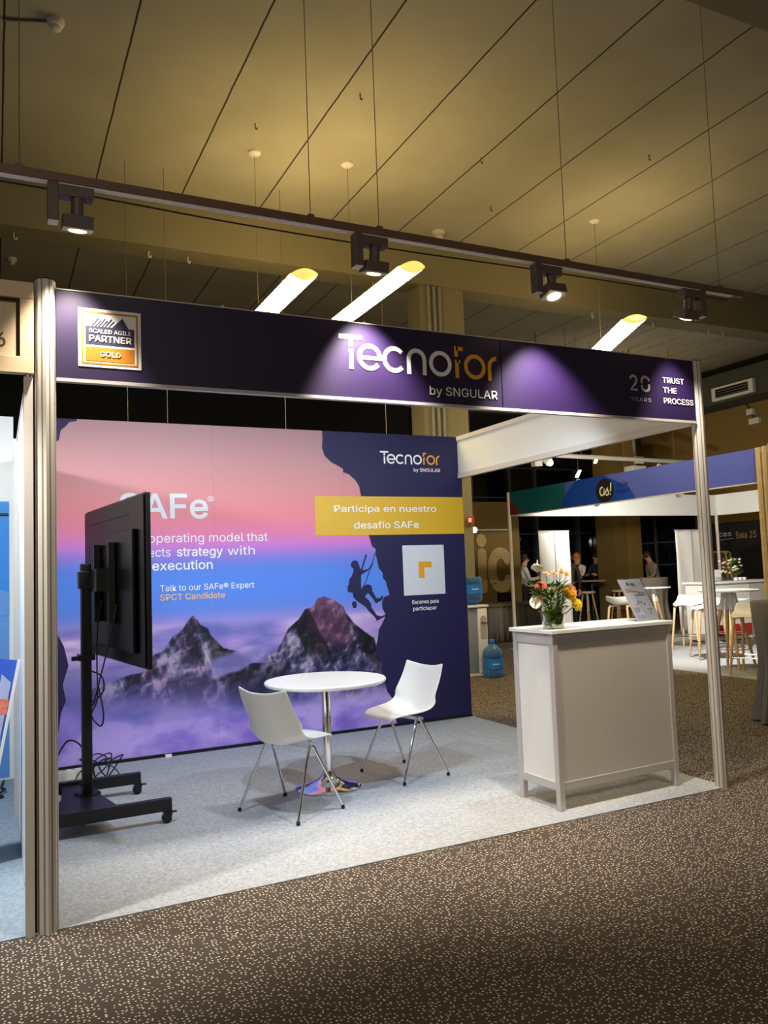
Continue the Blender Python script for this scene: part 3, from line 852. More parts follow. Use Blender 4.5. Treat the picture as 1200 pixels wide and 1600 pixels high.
flat(nb, NP, rect(-3.4, -0.15, 0.02, 2.13), M['nb_blue2'], 'blue_print', 0.002)
flat(nb, NP, rect(-3.4, -0.15, 1.40, 2.12), M['nb_blue'], 'blue_print', 0.004)
flat(nb, NP, [(-0.9, 1.1), (-0.15, 1.25), (-0.15, 1.42), (-0.9, 1.75)], M['nb_blue2'], 'blue_print', 0.006)
mb = MB(); mb.bx(-0.30, -0.16, 2.99, 3.012, 2.02, 2.035); mb.build('door_handle', M['black_paint'], nb)
# wooden frame sign with the stand number
ns = root('wooden_number_sign', (-0.7, -0.05, 2.6), 'pale wooden framed sign board ending in figure 6, cut off by left edge', 'sign')
zt, zb = 2.818, 2.406
MB().bx(-1.5, -0.095, -0.06, -0.02, zt - 0.075, zt, 0.003).build('frame_rail', M['wood_sign'], ns)
MB().bx(-1.5, -0.095, -0.06, -0.02, zb, zb + 0.075, 0.003).build('frame_rail', M['wood_sign'], ns)
MB().bx(-0.150, -0.095, -0.058, -0.022, zb + 0.075, zt - 0.075).build('frame_stile', M['wood_sign'], ns)
MB().bx(-1.5, -0.150, -0.034, -0.024, zb + 0.075, zt - 0.075).build('sign_gap', M['wood_gap'], ns)
MB().bx(-1.5, -0.166, -0.046, -0.034, zb + 0.080, zt - 0.095).build('sign_board', M['wood_sign'], ns)
text(ns, Plane((0, -0.046, 0), (1, 0, 0), (0, 0, 1), (0, -1, 0)), '56', -0.292, -0.208, 2.523, 0.062, M['black_print'], 0.002)
# leaning display board by the partition
lb = root('display_board', (-0.33, 1.0, 0), 'blue display board leaning against the white partition at the left edge', 'display board')
ang = R_(10.5)
LB = Plane((-0.325, 0.98, 0.008), (math.cos(ang), 0, -math.sin(ang)), (math.sin(ang), 0, math.cos(ang)), (0, -1, 0))
flat(lb, LB, rect(-0.50, 0.0, 0.09, 1.08), M['nb_royal'], 'board', 0.0, 0.008)
flat(lb, LB, rect(-0.48, -0.015, 0.12, 0.66), M['nb_blue2'], 'board_print', 0.002)
flat(lb, LB, [(-0.075, 0.66), (-0.022, 0.60), (-0.022, 0.96), (-0.075, 1.00)], M['nb_pale'], 'board_print', 0.003)
flat(lb, LB, rect(-0.40, -0.082, 0.79, 0.87), M['nb_orange'], 'board_print', 0.004)
flat(lb, LB, rect(-0.078, -0.015, 0.79, 0.87), M['pet_coral'], 'board_print', 0.004)
flat(lb, LB, [(-0.11, 0.30), (-0.04, 0.36), (-0.04, 0.52), (-0.11, 0.62)], M['nb_pale'], 'board_print', 0.003)
flat(lb, LB, rect(-0.012, 0.004, 0.07, 1.085), M['white_print'], 'board_edge', 0.003, 0.012)
flat(lb, LB, rect(-0.50, -0.44, 0.0, 0.09), M['white_print'], 'board_foot', 0.003, 0.012)
flat(lb, LB, rect(-0.06, 0.0, 0.0, 0.09), M['white_print'], 'board_foot', 0.003, 0.012)
cb = MB().tube([(-0.19, 2.95, 0.015), (-0.21, 2.7, 0.02), (-0.185, 2.6, 0.03), (-0.23, 2.5, 0.02), (-0.20, 2.45, 0.015), (-0.28, 2.4, 0.015)], 0.008, 6, 6).build('power_cable', M['cable'], smooth=True)
tagit(cb, 'black cable on the floor at the foot of the blue printed wall, far left', 'cable')

# ================================================================== TABLE AND CHAIRS
tb = root('round_table', (1.826, 1.436, 0.006), 'white round pedestal table with chrome column between the two white chairs', 'table')
MB().lathe([(0.395, 0.708), (0.415, 0.712), (0.425, 0.722), (0.425, 0.732), (0.419, 0.738)], (0, 0, 0), 64).build('table_top', M['white_gloss'], tb, False, True)
MB().lathe([(0.10, 0.700), (0.10, 0.708)], (0, 0, 0), 24).build('mounting_plate', M['black_paint'], tb, False)
MB().lathe([(0.03, 0.06), (0.03, 0.70)], (0, 0, 0), 28).build('column', M['chrome'], tb, False, True)
MB().lathe([(0.225, 0.0), (0.228, 0.006), (0.215, 0.012), (0.15, 0.026), (0.09, 0.048), (0.055, 0.075), (0.042, 0.10), (0.031, 0.115)], (0, 0, 0), 48).build('base', M['chrome'], tb, False, True)

def make_chair(name, label, group):
    t = root(name, (0, 0, 0.009), label, 'chair', group)
    # side profile (s forward, z), width half, edge lift forward/up
    prof = [  # s, z, half width, edge ds, edge dz
        (0.240, 0.425, 0.150, -0.02, -0.012), (0.228, 0.446, 0.178, -0.02, -0.010), (0.19, 0.456, 0.202, -0.01, -0.004), (0.10, 0.450, 0.225, 0.0, 0.012),
        (0.00, 0.438, 0.240, 0.0, 0.030), (-0.09, 0.428, 0.245, 0.01, 0.055), (-0.15, 0.432, 0.243, 0.030, 0.085), (-0.180, 0.458, 0.240, 0.060, 0.085),
        (-0.198, 0.500, 0.236, 0.078, 0.070), (-0.211, 0.556, 0.231, 0.074, 0.042), (-0.226, 0.622, 0.227, 0.062, 0.020), (-0.239, 0.687, 0.222, 0.046, 0.012),
        (-0.250, 0.741, 0.217, 0.034, 0.018), (-0.254, 0.758, 0.215, 0.030, 0.028)]
    us = [-1, -0.93, -0.78, -0.56, -0.3, 0, 0.3, 0.56, 0.78, 0.93, 1]
    bm = bmesh.new(); rows = []
    for (s_, z, hw, ds, dz) in prof:
        row = []
        for u in us:
            e = max(0.0, (abs(u) - 0.30) / 0.70) ** 1.25
            row.append(bm.verts.new((s_ + ds * e, u * hw, z + dz * e)))
        rows.append(row)
    for i in range(len(rows) - 1):
        for k in range(len(us) - 1):
            bm.faces.new((rows[i][k], rows[i][k + 1], rows[i + 1][k + 1], rows[i + 1][k]))
    bmesh.ops.recalc_face_normals(bm, faces=bm.faces)
    me = bpy.data.meshes.new('seat_shell'); bm.to_mesh(me); bm.free()
    o = link('seat_shell', me, M['white_plastic'], t, False, True)
    so = o.modifiers.new('thickness', 'SOLIDIFY'); so.thickness = 0.011; so.offset = 0
    sb = o.modifiers.new('smooth', 'SUBSURF'); sb.levels = 1; sb.render_levels = 2
    fr = MB()
    for s_ in (-1, 1): fr.tube([(0.10, s_ * 0.06, 0.432), (0.02, s_ * 0.17, 0.424), (-0.04, s_ * 0.19, 0.412)], 0.010, 8, 4)
    fr.tube([(0.0, -0.19, 0.412), (0.0, 0.19, 0.412)], 0.011, 8)
    fr.build('under_frame', M['chrome'], t, False, True)
    for s_ in (-1, 1):
        for f in (1, -1):
            leg = MB().tube([(0.00 + 0.006 * f, s_ * 0.176, 0.418), (0.02 * f, s_ * 0.190, 0.405), (0.20 * f, s_ * 0.262, 0.012)], [0.0115, 0.0115, 0.0085], 10).build('leg', M['chrome'], t, False, True)
            MB().cyl((0.198 * f, s_ * 0.261, 0.0), (0.196 * f, s_ * 0.260, 0.022), 0.012, 0.011, 10).build('foot_cap', M['rubber'], leg, False)
    return t
ch = make_chair('shell_chair', 'white shell chair seen from behind, left of the round table', 'white shell chairs')
ch.location = (1.425, 1.066, 0.009); ch.rotation_euler = (0, 0, R_(25))
dup(ch, None, (2.430, 1.458, 0.009), R_(190), 'white shell chair facing left, on the right side of the round table', 'white shell chairs')

# ================================================================== SCREEN ON A ROLLING STAND
tv = root('television', (0.42, 1.65, 1.48), 'large black flat screen seen from its back on the wheeled stand', 'television')
a_ = math.atan2(0.42 - 0.52, 2.505 - 0.80)
rotz = Matrix.Rotation(math.atan2(-(0.3545 - 0.531), 2.33 - 0.80), 3, 'Z')
TC = Vector((0.435, 1.551, 1.481)); TL, TH = 1.515, 1.0
def tvp(dx, dy, dz):   # local: x = out of the back (towards -x), y along the screen, z up
    return TC + rotz @ Vector((dx, dy, dz))
MB().box(tvp(0.012, 0, 0), (0.022, TL, TH), rotz, 0.004).build('screen_panel', M['screen'], tv)
mb = MB()
hy, hz = TL / 2, TH / 2
mb.box(tvp(-0.006, 0, 0), (0.018, TL - 0.02, TH - 0.02), rotz, 0.006)
mb.box(tvp(-0.026, 0, -0.06), (0.03, TL * 0.80, TH * 0.72), rotz, 0.012)
mb.build('rear_housing', M['tv_back'], tv)
MB().box(tvp(-0.0155, 0.1, 0.395), (0.004, TL * 0.72, 0.006), rotz).build('housing_ridge', M['rubber'], tv)
MB().box(tvp(0.010, 0, 0), (0.027, TL + 0.004, TH + 0.004), rotz, 0.005).build('bezel', M['black_paint'], tv)
mb = MB()
for k in range(5): mb.box(tvp(-0.043, 0.28, -0.30 + 0.03 * k), (0.006, 0.05, 0.014), rotz)
mb.build('socket_panel', M['rubber'], tv)

st = root('television_stand', (0.25, 1.65, 0), 'black wheeled screen stand with tall column and two floor bars', 'stand')
px, py = 0.275, 1.65
MB().bx(px - 0.03, px + 0.03, py - 0.042, py + 0.042, 0.10, 1.60, 0.006).build('column', M['black_paint'], st)
mb = MB()
mb.box((0.32, 1.245, 0.115), (0.80, 0.045, 0.075), None, 0.004)
mb.build('floor_bar', M['black_paint'], st)
MB().box((0.30, 2.02, 0.115), (0.72, 0.045, 0.075), None, 0.004).build('floor_bar', M['black_paint'], st)
mb = MB(); mb.bx(0.14, 0.26, 1.245, 2.02, 0.085, 0.135)
mb.poly([(0.05, 1.28, 0.135), (0.42, 1.28, 0.135), (0.32, 1.70, 0.150), (0.14, 1.70, 0.150)], (0, 0, -0.02))
mb.build('cross_bar', M['black_paint'], st)
MB().lathe([(0.085, 0.135), (0.08, 0.15), (0.06, 0.158)], (px, py, 0), 24).build('column_flange', M['tv_back'], st)
MB().bx(px - 0.05, px + 0.05, py - 0.065, py + 0.065, 0.985, 1.02).build('height_collar', M['black_paint'], st)
MB().cyl((px - 0.09, py - 0.03, 1.0), (px - 0.03, py - 0.03, 1.0), 0.014).build('collar_knob', M['rubber'], st)
MB().bx(px - 0.045, px + 0.04, py - 0.058, py + 0.058, 1.44, 1.55, 0.004).build('mount_sleeve', M['black_paint'], st)
for dy in (-0.22, 0.16):
    b = tvp(0, dy, 0)
    MB().bx(b.x - 0.085, b.x - 0.045, b.y - 0.022, b.y + 0.022, 1.22, 1.72, 0.003).build('mount_rail', M['black_paint'], st)
MB().bx(px + 0.03, px + 0.105, py - 0.32, py + 0.26, 1.42, 1.56, 0.004).build('mount_plate', M['black_paint'], st)
def caster(x, y):
    f = MB().bx(x - 0.02, x + 0.03, y - 0.024, y + 0.024, 0.05, 0.078).bx(x - 0.02, x + 0.02, y - 0.028, y - 0.021, 0.02, 0.06).bx(x - 0.02, x + 0.02, y + 0.021, y + 0.028, 0.02, 0.06).build('caster', M['black_paint'], st)
    MB().cyl((x, y - 0.018, 0.034), (x, y + 0.018, 0.034), 0.028, n=18).build('wheel', M['rubber'], f)
    MB().box((x + 0.045, y, 0.066), (0.03, 0.03, 0.006)).build('brake_lever', M['rubber'], f)
for (x, y) in ((0.69, 1.245), (-0.03, 1.245), (0.635, 2.02), (-0.02, 2.02)): caster(x, y)
# cables
def cab(pts, r, label, nm='cable'):
    o = MB().tube(pts, r, 6, 8).build(nm, M['cable'], smooth=True)
    return tagit(o, label, 'cable')
b1 = tvp(-0.05, 0.10, -0.12); b2 = tvp(-0.05, -0.28, -0.14)
cab([b1, b1 + Vector((-0.03, 0.0, -0.2)), (0.335, 1.60, 0.95), (0.33, 1.55, 0.75), (0.30, 1.60, 0.64), (0.345, 1.52, 0.58), (0.36, 1.50, 0.66), (0.34, 1.58, 0.82)], 0.005,
    'black cable hanging in a loop from the screen back beside the column')
cab([b2, b2 + Vector((-0.02, 0.02, -0.12)), (0.38, 1.45, 1.05), (0.34, 1.52, 0.86), (0.312, 1.58, 0.72), (0.295, 1.60, 0.70)], 0.005,
    'thin black cable slanting from the screen socket down to the column')
cab([(0.292, 1.62, 0.92), (0.36, 1.58, 0.88), (0.37, 1.56, 0.80), (0.33, 1.58, 0.74), (0.292, 1.61, 0.72)], 0.005, 'short black cable bulging out from the middle of the column')
pts = []
for k in range(34):
    a = k * 0.62
    rr = 0.10 + 0.05 * math.sin(k * 1.7)
    pts.append((0.40 + rr * math.cos(a) + 0.002 * k, 2.42 + rr * 0.8 * math.sin(a), 0.02 + 0.19 * (0.5 + 0.5 * math.sin(k * 0.9 + 0.5 * math.sin(k)))))
cab(pts, 0.005, 'tangle of black cable on the carpet behind the screen stand')
cab([(0.10, 2.78, 0.02), (0.16, 2.75, 0.16), (0.24, 2.68, 0.30), (0.33, 2.60, 0.26), (0.36, 2.5, 0.10), (0.37, 2.42, 0.02)], 0.007, 'thick black cable arching above the white power strip')
ps = root('power_strip', (0.19, 2.66, 0.006), 'cream power strip on the carpet beside the screen stand', 'power strip')
MB().box((0.19, 2.66, 0.055), (0.30, 0.075, 0.07), Matrix.Rotation(R_(4), 3, 'Z'), 0.006).build('body', M['strip'], ps)
for k in range(4): MB().cyl((0.09 + k * 0.062, 2.655 + 0.004 * k, 0.089), (0.09 + k * 0.062, 2.655 + 0.004 * k, 0.0935), 0.017).build('socket', M['disp_tap'], ps)
MB().box((0.19, 2.66, 0.015), (0.26, 0.05, 0.016)).build('strip_foot', M['strip'], ps)
sd = MB().bx(1.02, 1.07, 3.03, 3.062, 0.006, 0.028).build('wall_clip', M['white_print']); tagit(sd, 'small white clip at the foot of the printed wall', 'clip')

# ================================================================== COUNTER
ct = root('reception_counter', (2.80, 0.13, 0.006), 'white reception counter with aluminium frame, flowers standing on its left end', 'counter', rz=R_(2.0))
CW, CD, CHh = 1.01, 0.40, 1.055
for nm, (x, y) in (('leg', (0, 0)), ('leg', (CW, 0)), ('leg', (0, CD)), ('leg', (CW, CD))):
    MB().bx(x - 0.0, x + (0.04 if x == 0 else -0.04), y, y + (0.04 if y == 0 else -0.04), 0, CHh, 0.004).build('leg', M['alu'], ct, False)
def crail(x0, x1, y0, y1, z0, z1): MB().bx(x0, x1, y0, y1, z0, z1, 0.002).build('frame_rail', M['alu'], ct, False)
crail(0.04, CW - 0.04, 0.002, 0.035, 0.99, 1.05); crail(0.04, CW - 0.04, 0.003, 0.035, 0.115, 0.165)
crail(0.003, 0.035, 0.04, CD - 0.04, 0.99, 1.05); crail(0.003, 0.035, 0.04, CD - 0.04, 0.115, 0.165)
crail(CW - 0.035, CW - 0.003, 0.04, CD - 0.04, 0.99, 1.05); crail(CW - 0.035, CW - 0.003, 0.04, CD - 0.04, 0.115, 0.165)
MB().bx(0.04, CW - 0.04, 0.008, 0.018, 0.165, 0.99).build('front_panel', M['beige_panel'], ct, False)
MB().bx(0.012, 0.022, 0.04, CD - 0.04, 0.165, 0.99).build('side_panel', M['white_panel'], ct, False)
MB().bx(CW - 0.022, CW - 0.012, 0.04, CD - 0.04, 0.165, 0.99).build('side_panel', M['white_panel'], ct, False)
MB().bx(0.04, CW - 0.04, CD - 0.06, CD - 0.03, 0.165, 0.19).build('inner_shelf', M['white_panel'], ct, False)
MB().bx(-0.012, CW + 0.015, -0.014, CD + 0.02, CHh, CHh + 0.024, 0.003).build('counter_top', M['white_gloss'], ct, False)
CT = 0.006 + CHh + 0.024

# sign holder on the counter
sg = root('sign_holder', (3.72, 0.27, CT), 'leaning clear sign holder with a printed white sheet, on the right of the counter', 'sign', rz=R_(4))
SG = Plane((0, 0, 0.006), (1, 0, 0.0), (-0.245, 0.30, 0.92), (0, -0.95, 0.31))
s_h = 0.300
flat(sg, Plane(Vector((0, 0, 0.004)), (1, 0, 0), SG.uz, SG.n), rect(-0.107, 0.107, 0.0, s_h), M['paper'], 'printed_sheet', 0.0, 0.001).location = (0, 0, 0)
SP = Plane(Vector((0, 0, 0.004)), (1, 0, 0), SG.uz, SG.n)
def sflat(r_, m, nm, d=0.002):
    o = flat(sg, SP, r_, m, nm, d, 0.0006); o.location = (0, 0, 0); return o
sflat(rect(-0.114, 0.114, -0.004, s_h + 0.006), M['acrylic'], 'clear_cover', 0.006)
sflat(rect(-0.045, -0.028, 0.255, 0.275), M['ink'], 'sheet_print'); sflat(rect(-0.02, 0.03, 0.262, 0.270), M['ink_violet'], 'sheet_print')
sflat(rect(0.0, 0.035, 0.252, 0.255), M['ink'], 'sheet_print')
sflat(rect(-0.085, -0.03, 0.224, 0.228), M['ink'], 'sheet_print'); sflat(rect(-0.088, 0.03, 0.208, 0.214), M['ink_orange'], 'sheet_print')
sflat(rect(0.02, 0.085, 0.196, 0.200), M['ink'], 'sheet_print'); sflat(rect(-0.015, 0.088, 0.180, 0.184), M['ink'], 'sheet_print')
for x, z in ((-0.035, 0.118), (-0.012, 0.132), (0.012, 0.132), (0.035, 0.118)):
    sflat(arc(x, z, 0.007, 0.009, 0, 345, 12), M['ink_violet'], 'sheet_print')
for x, z in ((0.045, 0.078), (0.075, 0.078), (0.060, 0.064), (0.055, 0.045)):
    sflat(arc(x, z, 0.005, 0.006, 0, 345, 10), M['ink'], 'sheet_print')
for k in range(4): sflat(rect(-0.085, -0.02 - 0.01 * k, 0.088 - k * 0.012, 0.091 - k * 0.012), M['ink_violet'], 'sheet_print')
sflat(rect(-0.09, -0.01, 0.012, 0.038), M['nb_pale'], 'sheet_print')
o = MB().poly([(0.11, 0.0, 0.0), (0.11, 0.085, 0.0), (0.11 - 0.05, 0.085, 0.25)], (-0.004, 0, 0)).build('support_leg', M['acrylic'], sg, False)
MB().bx(-0.112, 0.112, -0.03, 0.09, 0.0, 0.004).build('holder_base', M['acrylic'], sg, False)

# flowers
fl = root('flower_arrangement', (2.895, 0.235, CT), 'bouquet of orange, coral and yellow flowers in a clear vase on the counter', 'flowers')
def leafm(mb, base, tip, wd, up=(0, 0, 1), curl=0.15):
    b = Vector(base); t = Vector(tip); d = t - b
    s_ = d.cross(Vector(up)); s_ = s_.normalized() if s_.length > 1e-6 else Vector((1, 0, 0))
    n_ = s_.cross(d).normalized()
    P = [(0, 0.15), (0.25, 0.8), (0.5, 1.0), (0.75, 0.7), (1, 0.02)]
    prev = None
    for (u, w_) in P:
        c_ = b + d * u + n_ * (curl * d.length * math.sin(u * PI) * 0.5)
        a = mb.bm.verts.new(c_ - s_ * wd * w_ / 2 + n_ * wd * 0.12 * w_); m_ = mb.bm.verts.new(c_); e = mb.bm.verts.new(c_ + s_ * wd * w_ / 2 + n_ * wd * 0.12 * w_)
        if prev:
            mb.bm.faces.new((prev[0], prev[1], m_, a)); mb.bm.faces.new((prev[1], prev[2], e, m_))
        prev = (a, m_, e)
MB().lathe([(0.066, 0.0), (0.070, 0.006), (0.076, 0.05), (0.084, 0.10), (0.081, 0.10), (0.073, 0.05), (0.064, 0.012)], (0, 0, 0), 28, True, True).build('vase', M['vase'], fl, False, True)
# fill of leaves in the vase
for nm, mm, n_, seed in (('vase_leaves', 'leaf', 90, 1), ('vase_leaves', 'leaf_pale', 90, 2), ('vase_leaves', 'leaf_dark', 60, 3)):
    r = random.Random(seed); mb = MB()
    for k in range(n_):
        a = r.uniform(0, 2 * PI); rr = 0.060 * math.sqrt(r.uniform(0.15, 1)); z = r.uniform(0.012, 0.105)
        b = Vector((rr * math.cos(a), rr * math.sin(a), z))
        t = Vector((min(0.067, rr + 0.02) * math.cos(a + r.uniform(-.5, .5)), min(0.067, rr + 0.02) * math.sin(a + r.uniform(-.5, .5)), max(0.01, z + r.uniform(-0.03, 0.05))))
        if (t - b).length > 0.01: leafm(mb, b, t, r.uniform(0.016, 0.03), (0.3, 0.2, 1))
    mb.build(nm, M[mm], fl, False, True)
fl.scale = (0.93, 0.93, 0.94)
stems = MB()
def stem(tip, r=0.0028):
    t = Vector(tip)
    b = Vector((t.x * 0.12, t.y * 0.12, 0.03))
    m1 = Vector((t.x * 0.28, t.y * 0.28, t.z * 0.38))
    m2 = Vector((t.x * 0.68, t.y * 0.68, t.z * 0.74))
    stems.tube([b, m1, m2, t], r, 5, 5)
def pincushion(c_, r, m, nm, n_=150, dirv=(0, -0.4, 1), label=None):
    c_ = Vector(c_); stem(c_, 0.004)
    mb = MB(); rr = random.Random(int(c_.x * 1000) + 5)
    q = Vector(dirv).to_track_quat('Z', 'Y')
    mb.ball(c_, r * 0.45, u=10, v=7)
    for k in range(n_):
        zz = 1 - 1.35 * (k + 0.5) / n_
        ph = k * 2.39996
        s_ = math.sqrt(max(0, 1 - zz * zz))
        d = q @ Vector((s_ * math.cos(ph), s_ * math.sin(ph), zz))
        L_ = r * rr.uniform(0.85, 1.1)
        tip = c_ + d * L_ + (q @ Vector((0, 0, 1))) * r * 0.22 * (1 - zz)
        mb.tube([c_ + d * r * 0.35, c_ + d * L_ * 0.75, tip], [r * 0.04, r * 0.035, r * 0.055], 4)
    return mb.build(nm, M[m], fl, False, True, label)
def lily(c_, r, m, nm, dirv=(0, -0.5, 0.8), label=None):
    c_ = Vector(c_); stem(c_, 0.002)
    q = Vector(dirv).to_track_quat('Z', 'Y')
    mb = MB()
    for k in range(6):
        a = k * PI / 3
        d = q @ Vector((math.cos(a), math.sin(a), 0.75 if k % 2 else 0.45))
        leafm(mb, c_, c_ + d.normalized() * r, r * 0.62, q @ Vector((0, 0, 1)), 0.25)
    for k in range(5):
        a = k * 1.256
        mb.tube([c_, c_ + (q @ Vector((0.25 * math.cos(a), 0.25 * math.sin(a), 0.9))) * r * 0.8], 0.0012, 4)
    return mb.build(nm, M[m], fl, False, True, label)
def anthurium(c_, r, dirv, label):
    c_ = Vector(c_); stem(c_, 0.003)
    q = Vector(dirv).to_track_quat('Z', 'Y')
    mb = MB()
    prev = None
    for i in range(9):
        u = i / 8
        hw = r * (math.sin(PI * min(1, u * 0.92 + 0.06)) ** 0.7) * 0.62
        row = []
        for k in range(-3, 4):
            x = k / 3 * hw
            row.append(mb.bm.verts.new(c_ + q @ Vector((x, (u - 0.25) * r * 1.5, 0.20 * r * (k / 3) ** 2 + 0.25 * r * (u - 0.4) ** 2))))
        if prev:
            for k in range(6): mb.bm.faces.new((prev[k], prev[k + 1], row[k + 1], row[k]))
        prev = row
    o = mb.build('anthurium', M['pet_white'], fl, False, True, label)
    so = o.modifiers.new('thickness', 'SOLIDIFY'); so.thickness = 0.002
    MB().tube([c_, c_ + q @ Vector((0, 0.012, 0.03)), c_ + q @ Vector((0, 0.02, 0.075))], [0.005, 0.006, 0.003], 7).build('spadix', M['pet_pink'], o, False, True)
pincushion((0.108, -0.03, 0.222), 0.056, 'pet_orange', 'pincushion_flower', 190, (0.3, -0.7, 0.7), 'bright orange pincushion flower')
pincushion((0.165, 0.02, 0.243), 0.045, 'pet_coral', 'pincushion_flower', 150, (0.6, -0.2, 0.8), 'coral pink pincushion flower on the right')
pincushion((0.150, -0.05, 0.150), 0.046, 'pet_yellow', 'pincushion_flower', 170, (0.7, -0.6, 0.4), 'yellow pincushion flower')
pincushion((-0.085, 0.0, 0.272), 0.046, 'pet_coral', 'pincushion_flower', 150, (-0.2, -0.2, 1), 'coral pink pincushion flower on the left')
for c_, r_ in (((0.040, 0.02, 0.355), 0.034), ((-0.02, 0.03, 0.355), 0.032), ((0.120, -0.01, 0.345), 0.040), ((0.105, 0.02, 0.362), 0.034), ((-0.115, -0.03, 0.205), 0.032), ((-0.055, -0.05, 0.205), 0.030),
               ((-0.070, -0.02, 0.240), 0.028), ((-0.02, -0.05, 0.245), 0.028)):
    lily(c_, r_, 'pet_lily', 'lily_flower')
for c_, r_ in (((-0.01, -0.04, 0.16), 0.022), ((0.045, -0.05, 0.175), 0.022), ((0.075, -0.05, 0.135), 0.024), ((0.02, -0.05, 0.14), 0.02), ((0.06, 0.0, 0.26), 0.024), ((-0.10, -0.02, 0.26), 0.018)):
    lily(c_, r_, 'pet_white', 'lily_flower', label='small cream lily flower')
anthurium((-0.095, 0.02, 0.385), 0.066, (0.35, 0.35, 0.9), 'cream anthurium flower standing high')
anthurium((-0.155, -0.02, 0.158), 0.062, (-0.5, -0.75, 0.45), 'cream anthurium flower hanging on the left')
stems.tube([(0.02, 0, 0.03), (0.05, 0, 0.2), (0.085, 0.01, 0.38)], 0.0025, 5, 5)
stems.build('stems', M['stem'], fl, False, True)
for mm, n_, seed in (('leaf', 120, 11), ('leaf_dark', 95, 12), ('leaf_pale', 55, 13)):
    r = random.Random(seed); mb = MB()
    for k in range(n_):
        a = r.uniform(0, 2 * PI); u = r.random() ** 0.8
        z = 0.09 + 0.20 * u
        cx = r.uniform(-0.04, 0.04) + (0.065 * math.cos(a)) * (0.5 + u) - 0.02 * u
        cy_ = r.uniform(-0.03, 0.03) + 0.05 * math.sin(a) * (0.5 + u)
        L_ = r.uniform(0.035, 0.075)
        leafm(mb, (cx, cy_, z), (cx + L_ * math.cos(a), cy_ + L_ * math.sin(a), z + L_ * r.uniform(-0.1, 0.9)), r.uniform(0.015, 0.025))
    if seed == 11:
        for k in range(12):
            a = PI + r.uniform(-0.6, 0.5)
            L_ = r.uniform(0.06, 0.10)
            b = Vector((-0.075 + r.uniform(-.03, .02), r.uniform(-.03, .02), r.uniform(0.18, 0.26)))
            leafm(mb, b, b + Vector((L_ * math.cos(a), L_ * math.sin(a) * 0.6, L_ * r.uniform(0.1, 0.55))), 0.017)
    if seed == 12:
        leafm(mb, (0.05, 0, 0.275), (0.10, -0.02, 0.315), 0.022); leafm(mb, (0.085, 0.01, 0.37), (0.10, -0.01, 0.405), 0.02)
        leafm(mb, (0.06, 0, 0.28), (0.03, -0.01, 0.325), 0.018); leafm(mb, (0.11, 0, 0.325), (0.145, -0.01, 0.345), 0.012)
    mb.build('leaves', M[mm], fl, False, True)

# ================================================================== TRACK AND SPOTS
TY, TZ = -0.25, 3.215
tr = root('lighting_track', (1.6, TY, TZ), 'long dark brown lighting track hanging in front of the violet fascia', 'track')
MB().bx(-1.6, 4.20, TY - 0.018, TY + 0.018, TZ - 0.012, TZ + 0.030, 0.003).build('track_rail', M['track'], tr)
MB().bx(-1.6, 4.10, TY - 0.014, TY + 0.014, TZ - 0.018, TZ - 0.012).build('track_channel', M['track_light'], tr)
cp_ = MB()
cp_.tube([(-1.6, TY + 0.05, TZ - 0.03), (-0.1, TY + 0.04, TZ - 0.025), (0.75, TY + 0.035, TZ - 0.045), (1.65, TY + 0.03, TZ - 0.05), (2.65, TY + 0.03, TZ - 0.035), (4.1, TY + 0.03, TZ - 0.03)], 0.004, 6, 8)
cp_.build('supply_cable', M['cable'], tr, smooth=True)
for x in (-0.156, 1.157, 1.534, 2.747, 3.997):
    MB().box((x, TY, TZ + 0.034), (0.03, 0.03, 0.016)).build('wire_clamp', M['track'], tr)
    MB().cyl((x, TY, TZ + 0.04), (x, TY, HC), 0.0022, n=6).build('suspension_wire', M['wire'], tr)

def spot(x, label, aim, yaw=0.0, tilt=0.0, lit=True, lensm='lens', cone=70, k=1.0):
    t = root('track_spotlight', (x, TY, TZ - 0.018), label, 'spotlight', 'spotlights on the ceiling track', rz=yaw)
    MB().box((0.035, 0, -0.03), (0.15, 0.06, 0.05), None, 0.003).build('gear_box', M['spot_body'], t, False)
    MB().box((-0.055, 0, -0.085), (0.045, 0.06, 0.17), None, 0.003).build('side_arm', M['spot_body'], t, False)
    MB().box((-0.055, 0, -0.1705), (0.042, 0.056, 0.003)).build('arm_cap', M['spot_cap'], t, False)
    hd = bpy.data.objects.new('lamp_head', None)
    rot = Matrix.Rotation(tilt, 3, 'X')
    c_ = Vector((0.045, 0, -0.10))
    me = MB().box(c_ + rot @ Vector((0, 0, -0.055)), (0.125, 0.10, 0.055), rot, 0.003).build('lamp_head', M['spot_body'], t, False)
    MB().cyl(c_ + Vector((0, 0, 0.05)), c_ + rot @ Vector((0, 0, -0.03)), 0.028).build('swivel_neck', M['spot_body'], t, False)
    MB().box(c_ + rot @ Vector((0, 0, -0.0845)), (0.123, 0.098, 0.005), rot).build('head_rim', M['spot_cap'], me, False)
    MB().lathe([(0.038, -0.0895), (0.036, -0.0905), (0.02, -0.094)], (0, 0, 0), 20).bm.free()
    lz = MB().lathe([(0.038, 0.0), (0.034, -0.004), (0.018, -0.007)], (0, 0, 0), 20)
    bmesh.ops.transform(lz.bm, matrix=Matrix.Translation(c_ + rot @ Vector((0, 0, -0.0875))) @ rot.to_4x4(), verts=lz.bm.verts)
    lz.build('lens', M[lensm], me, False)
    if lit:
        wloc = Vector((x, TY, TZ - 0.018)) + Matrix.Rotation(yaw, 3, 'Z') @ (c_ + rot @ Vector((0, 0, -0.105)))
        lamp('track_spot_light', 'SPOT', wloc, aim, LIGHTS['track'] * k, WARM, 0.035, cone + 2, 0.75)
    return t
spot(0.03, 'black track spotlight pointing down above the left corner post', (0.0, 0.60, 0), 0, R_(14), lensm='lens_dim', k=0.45)
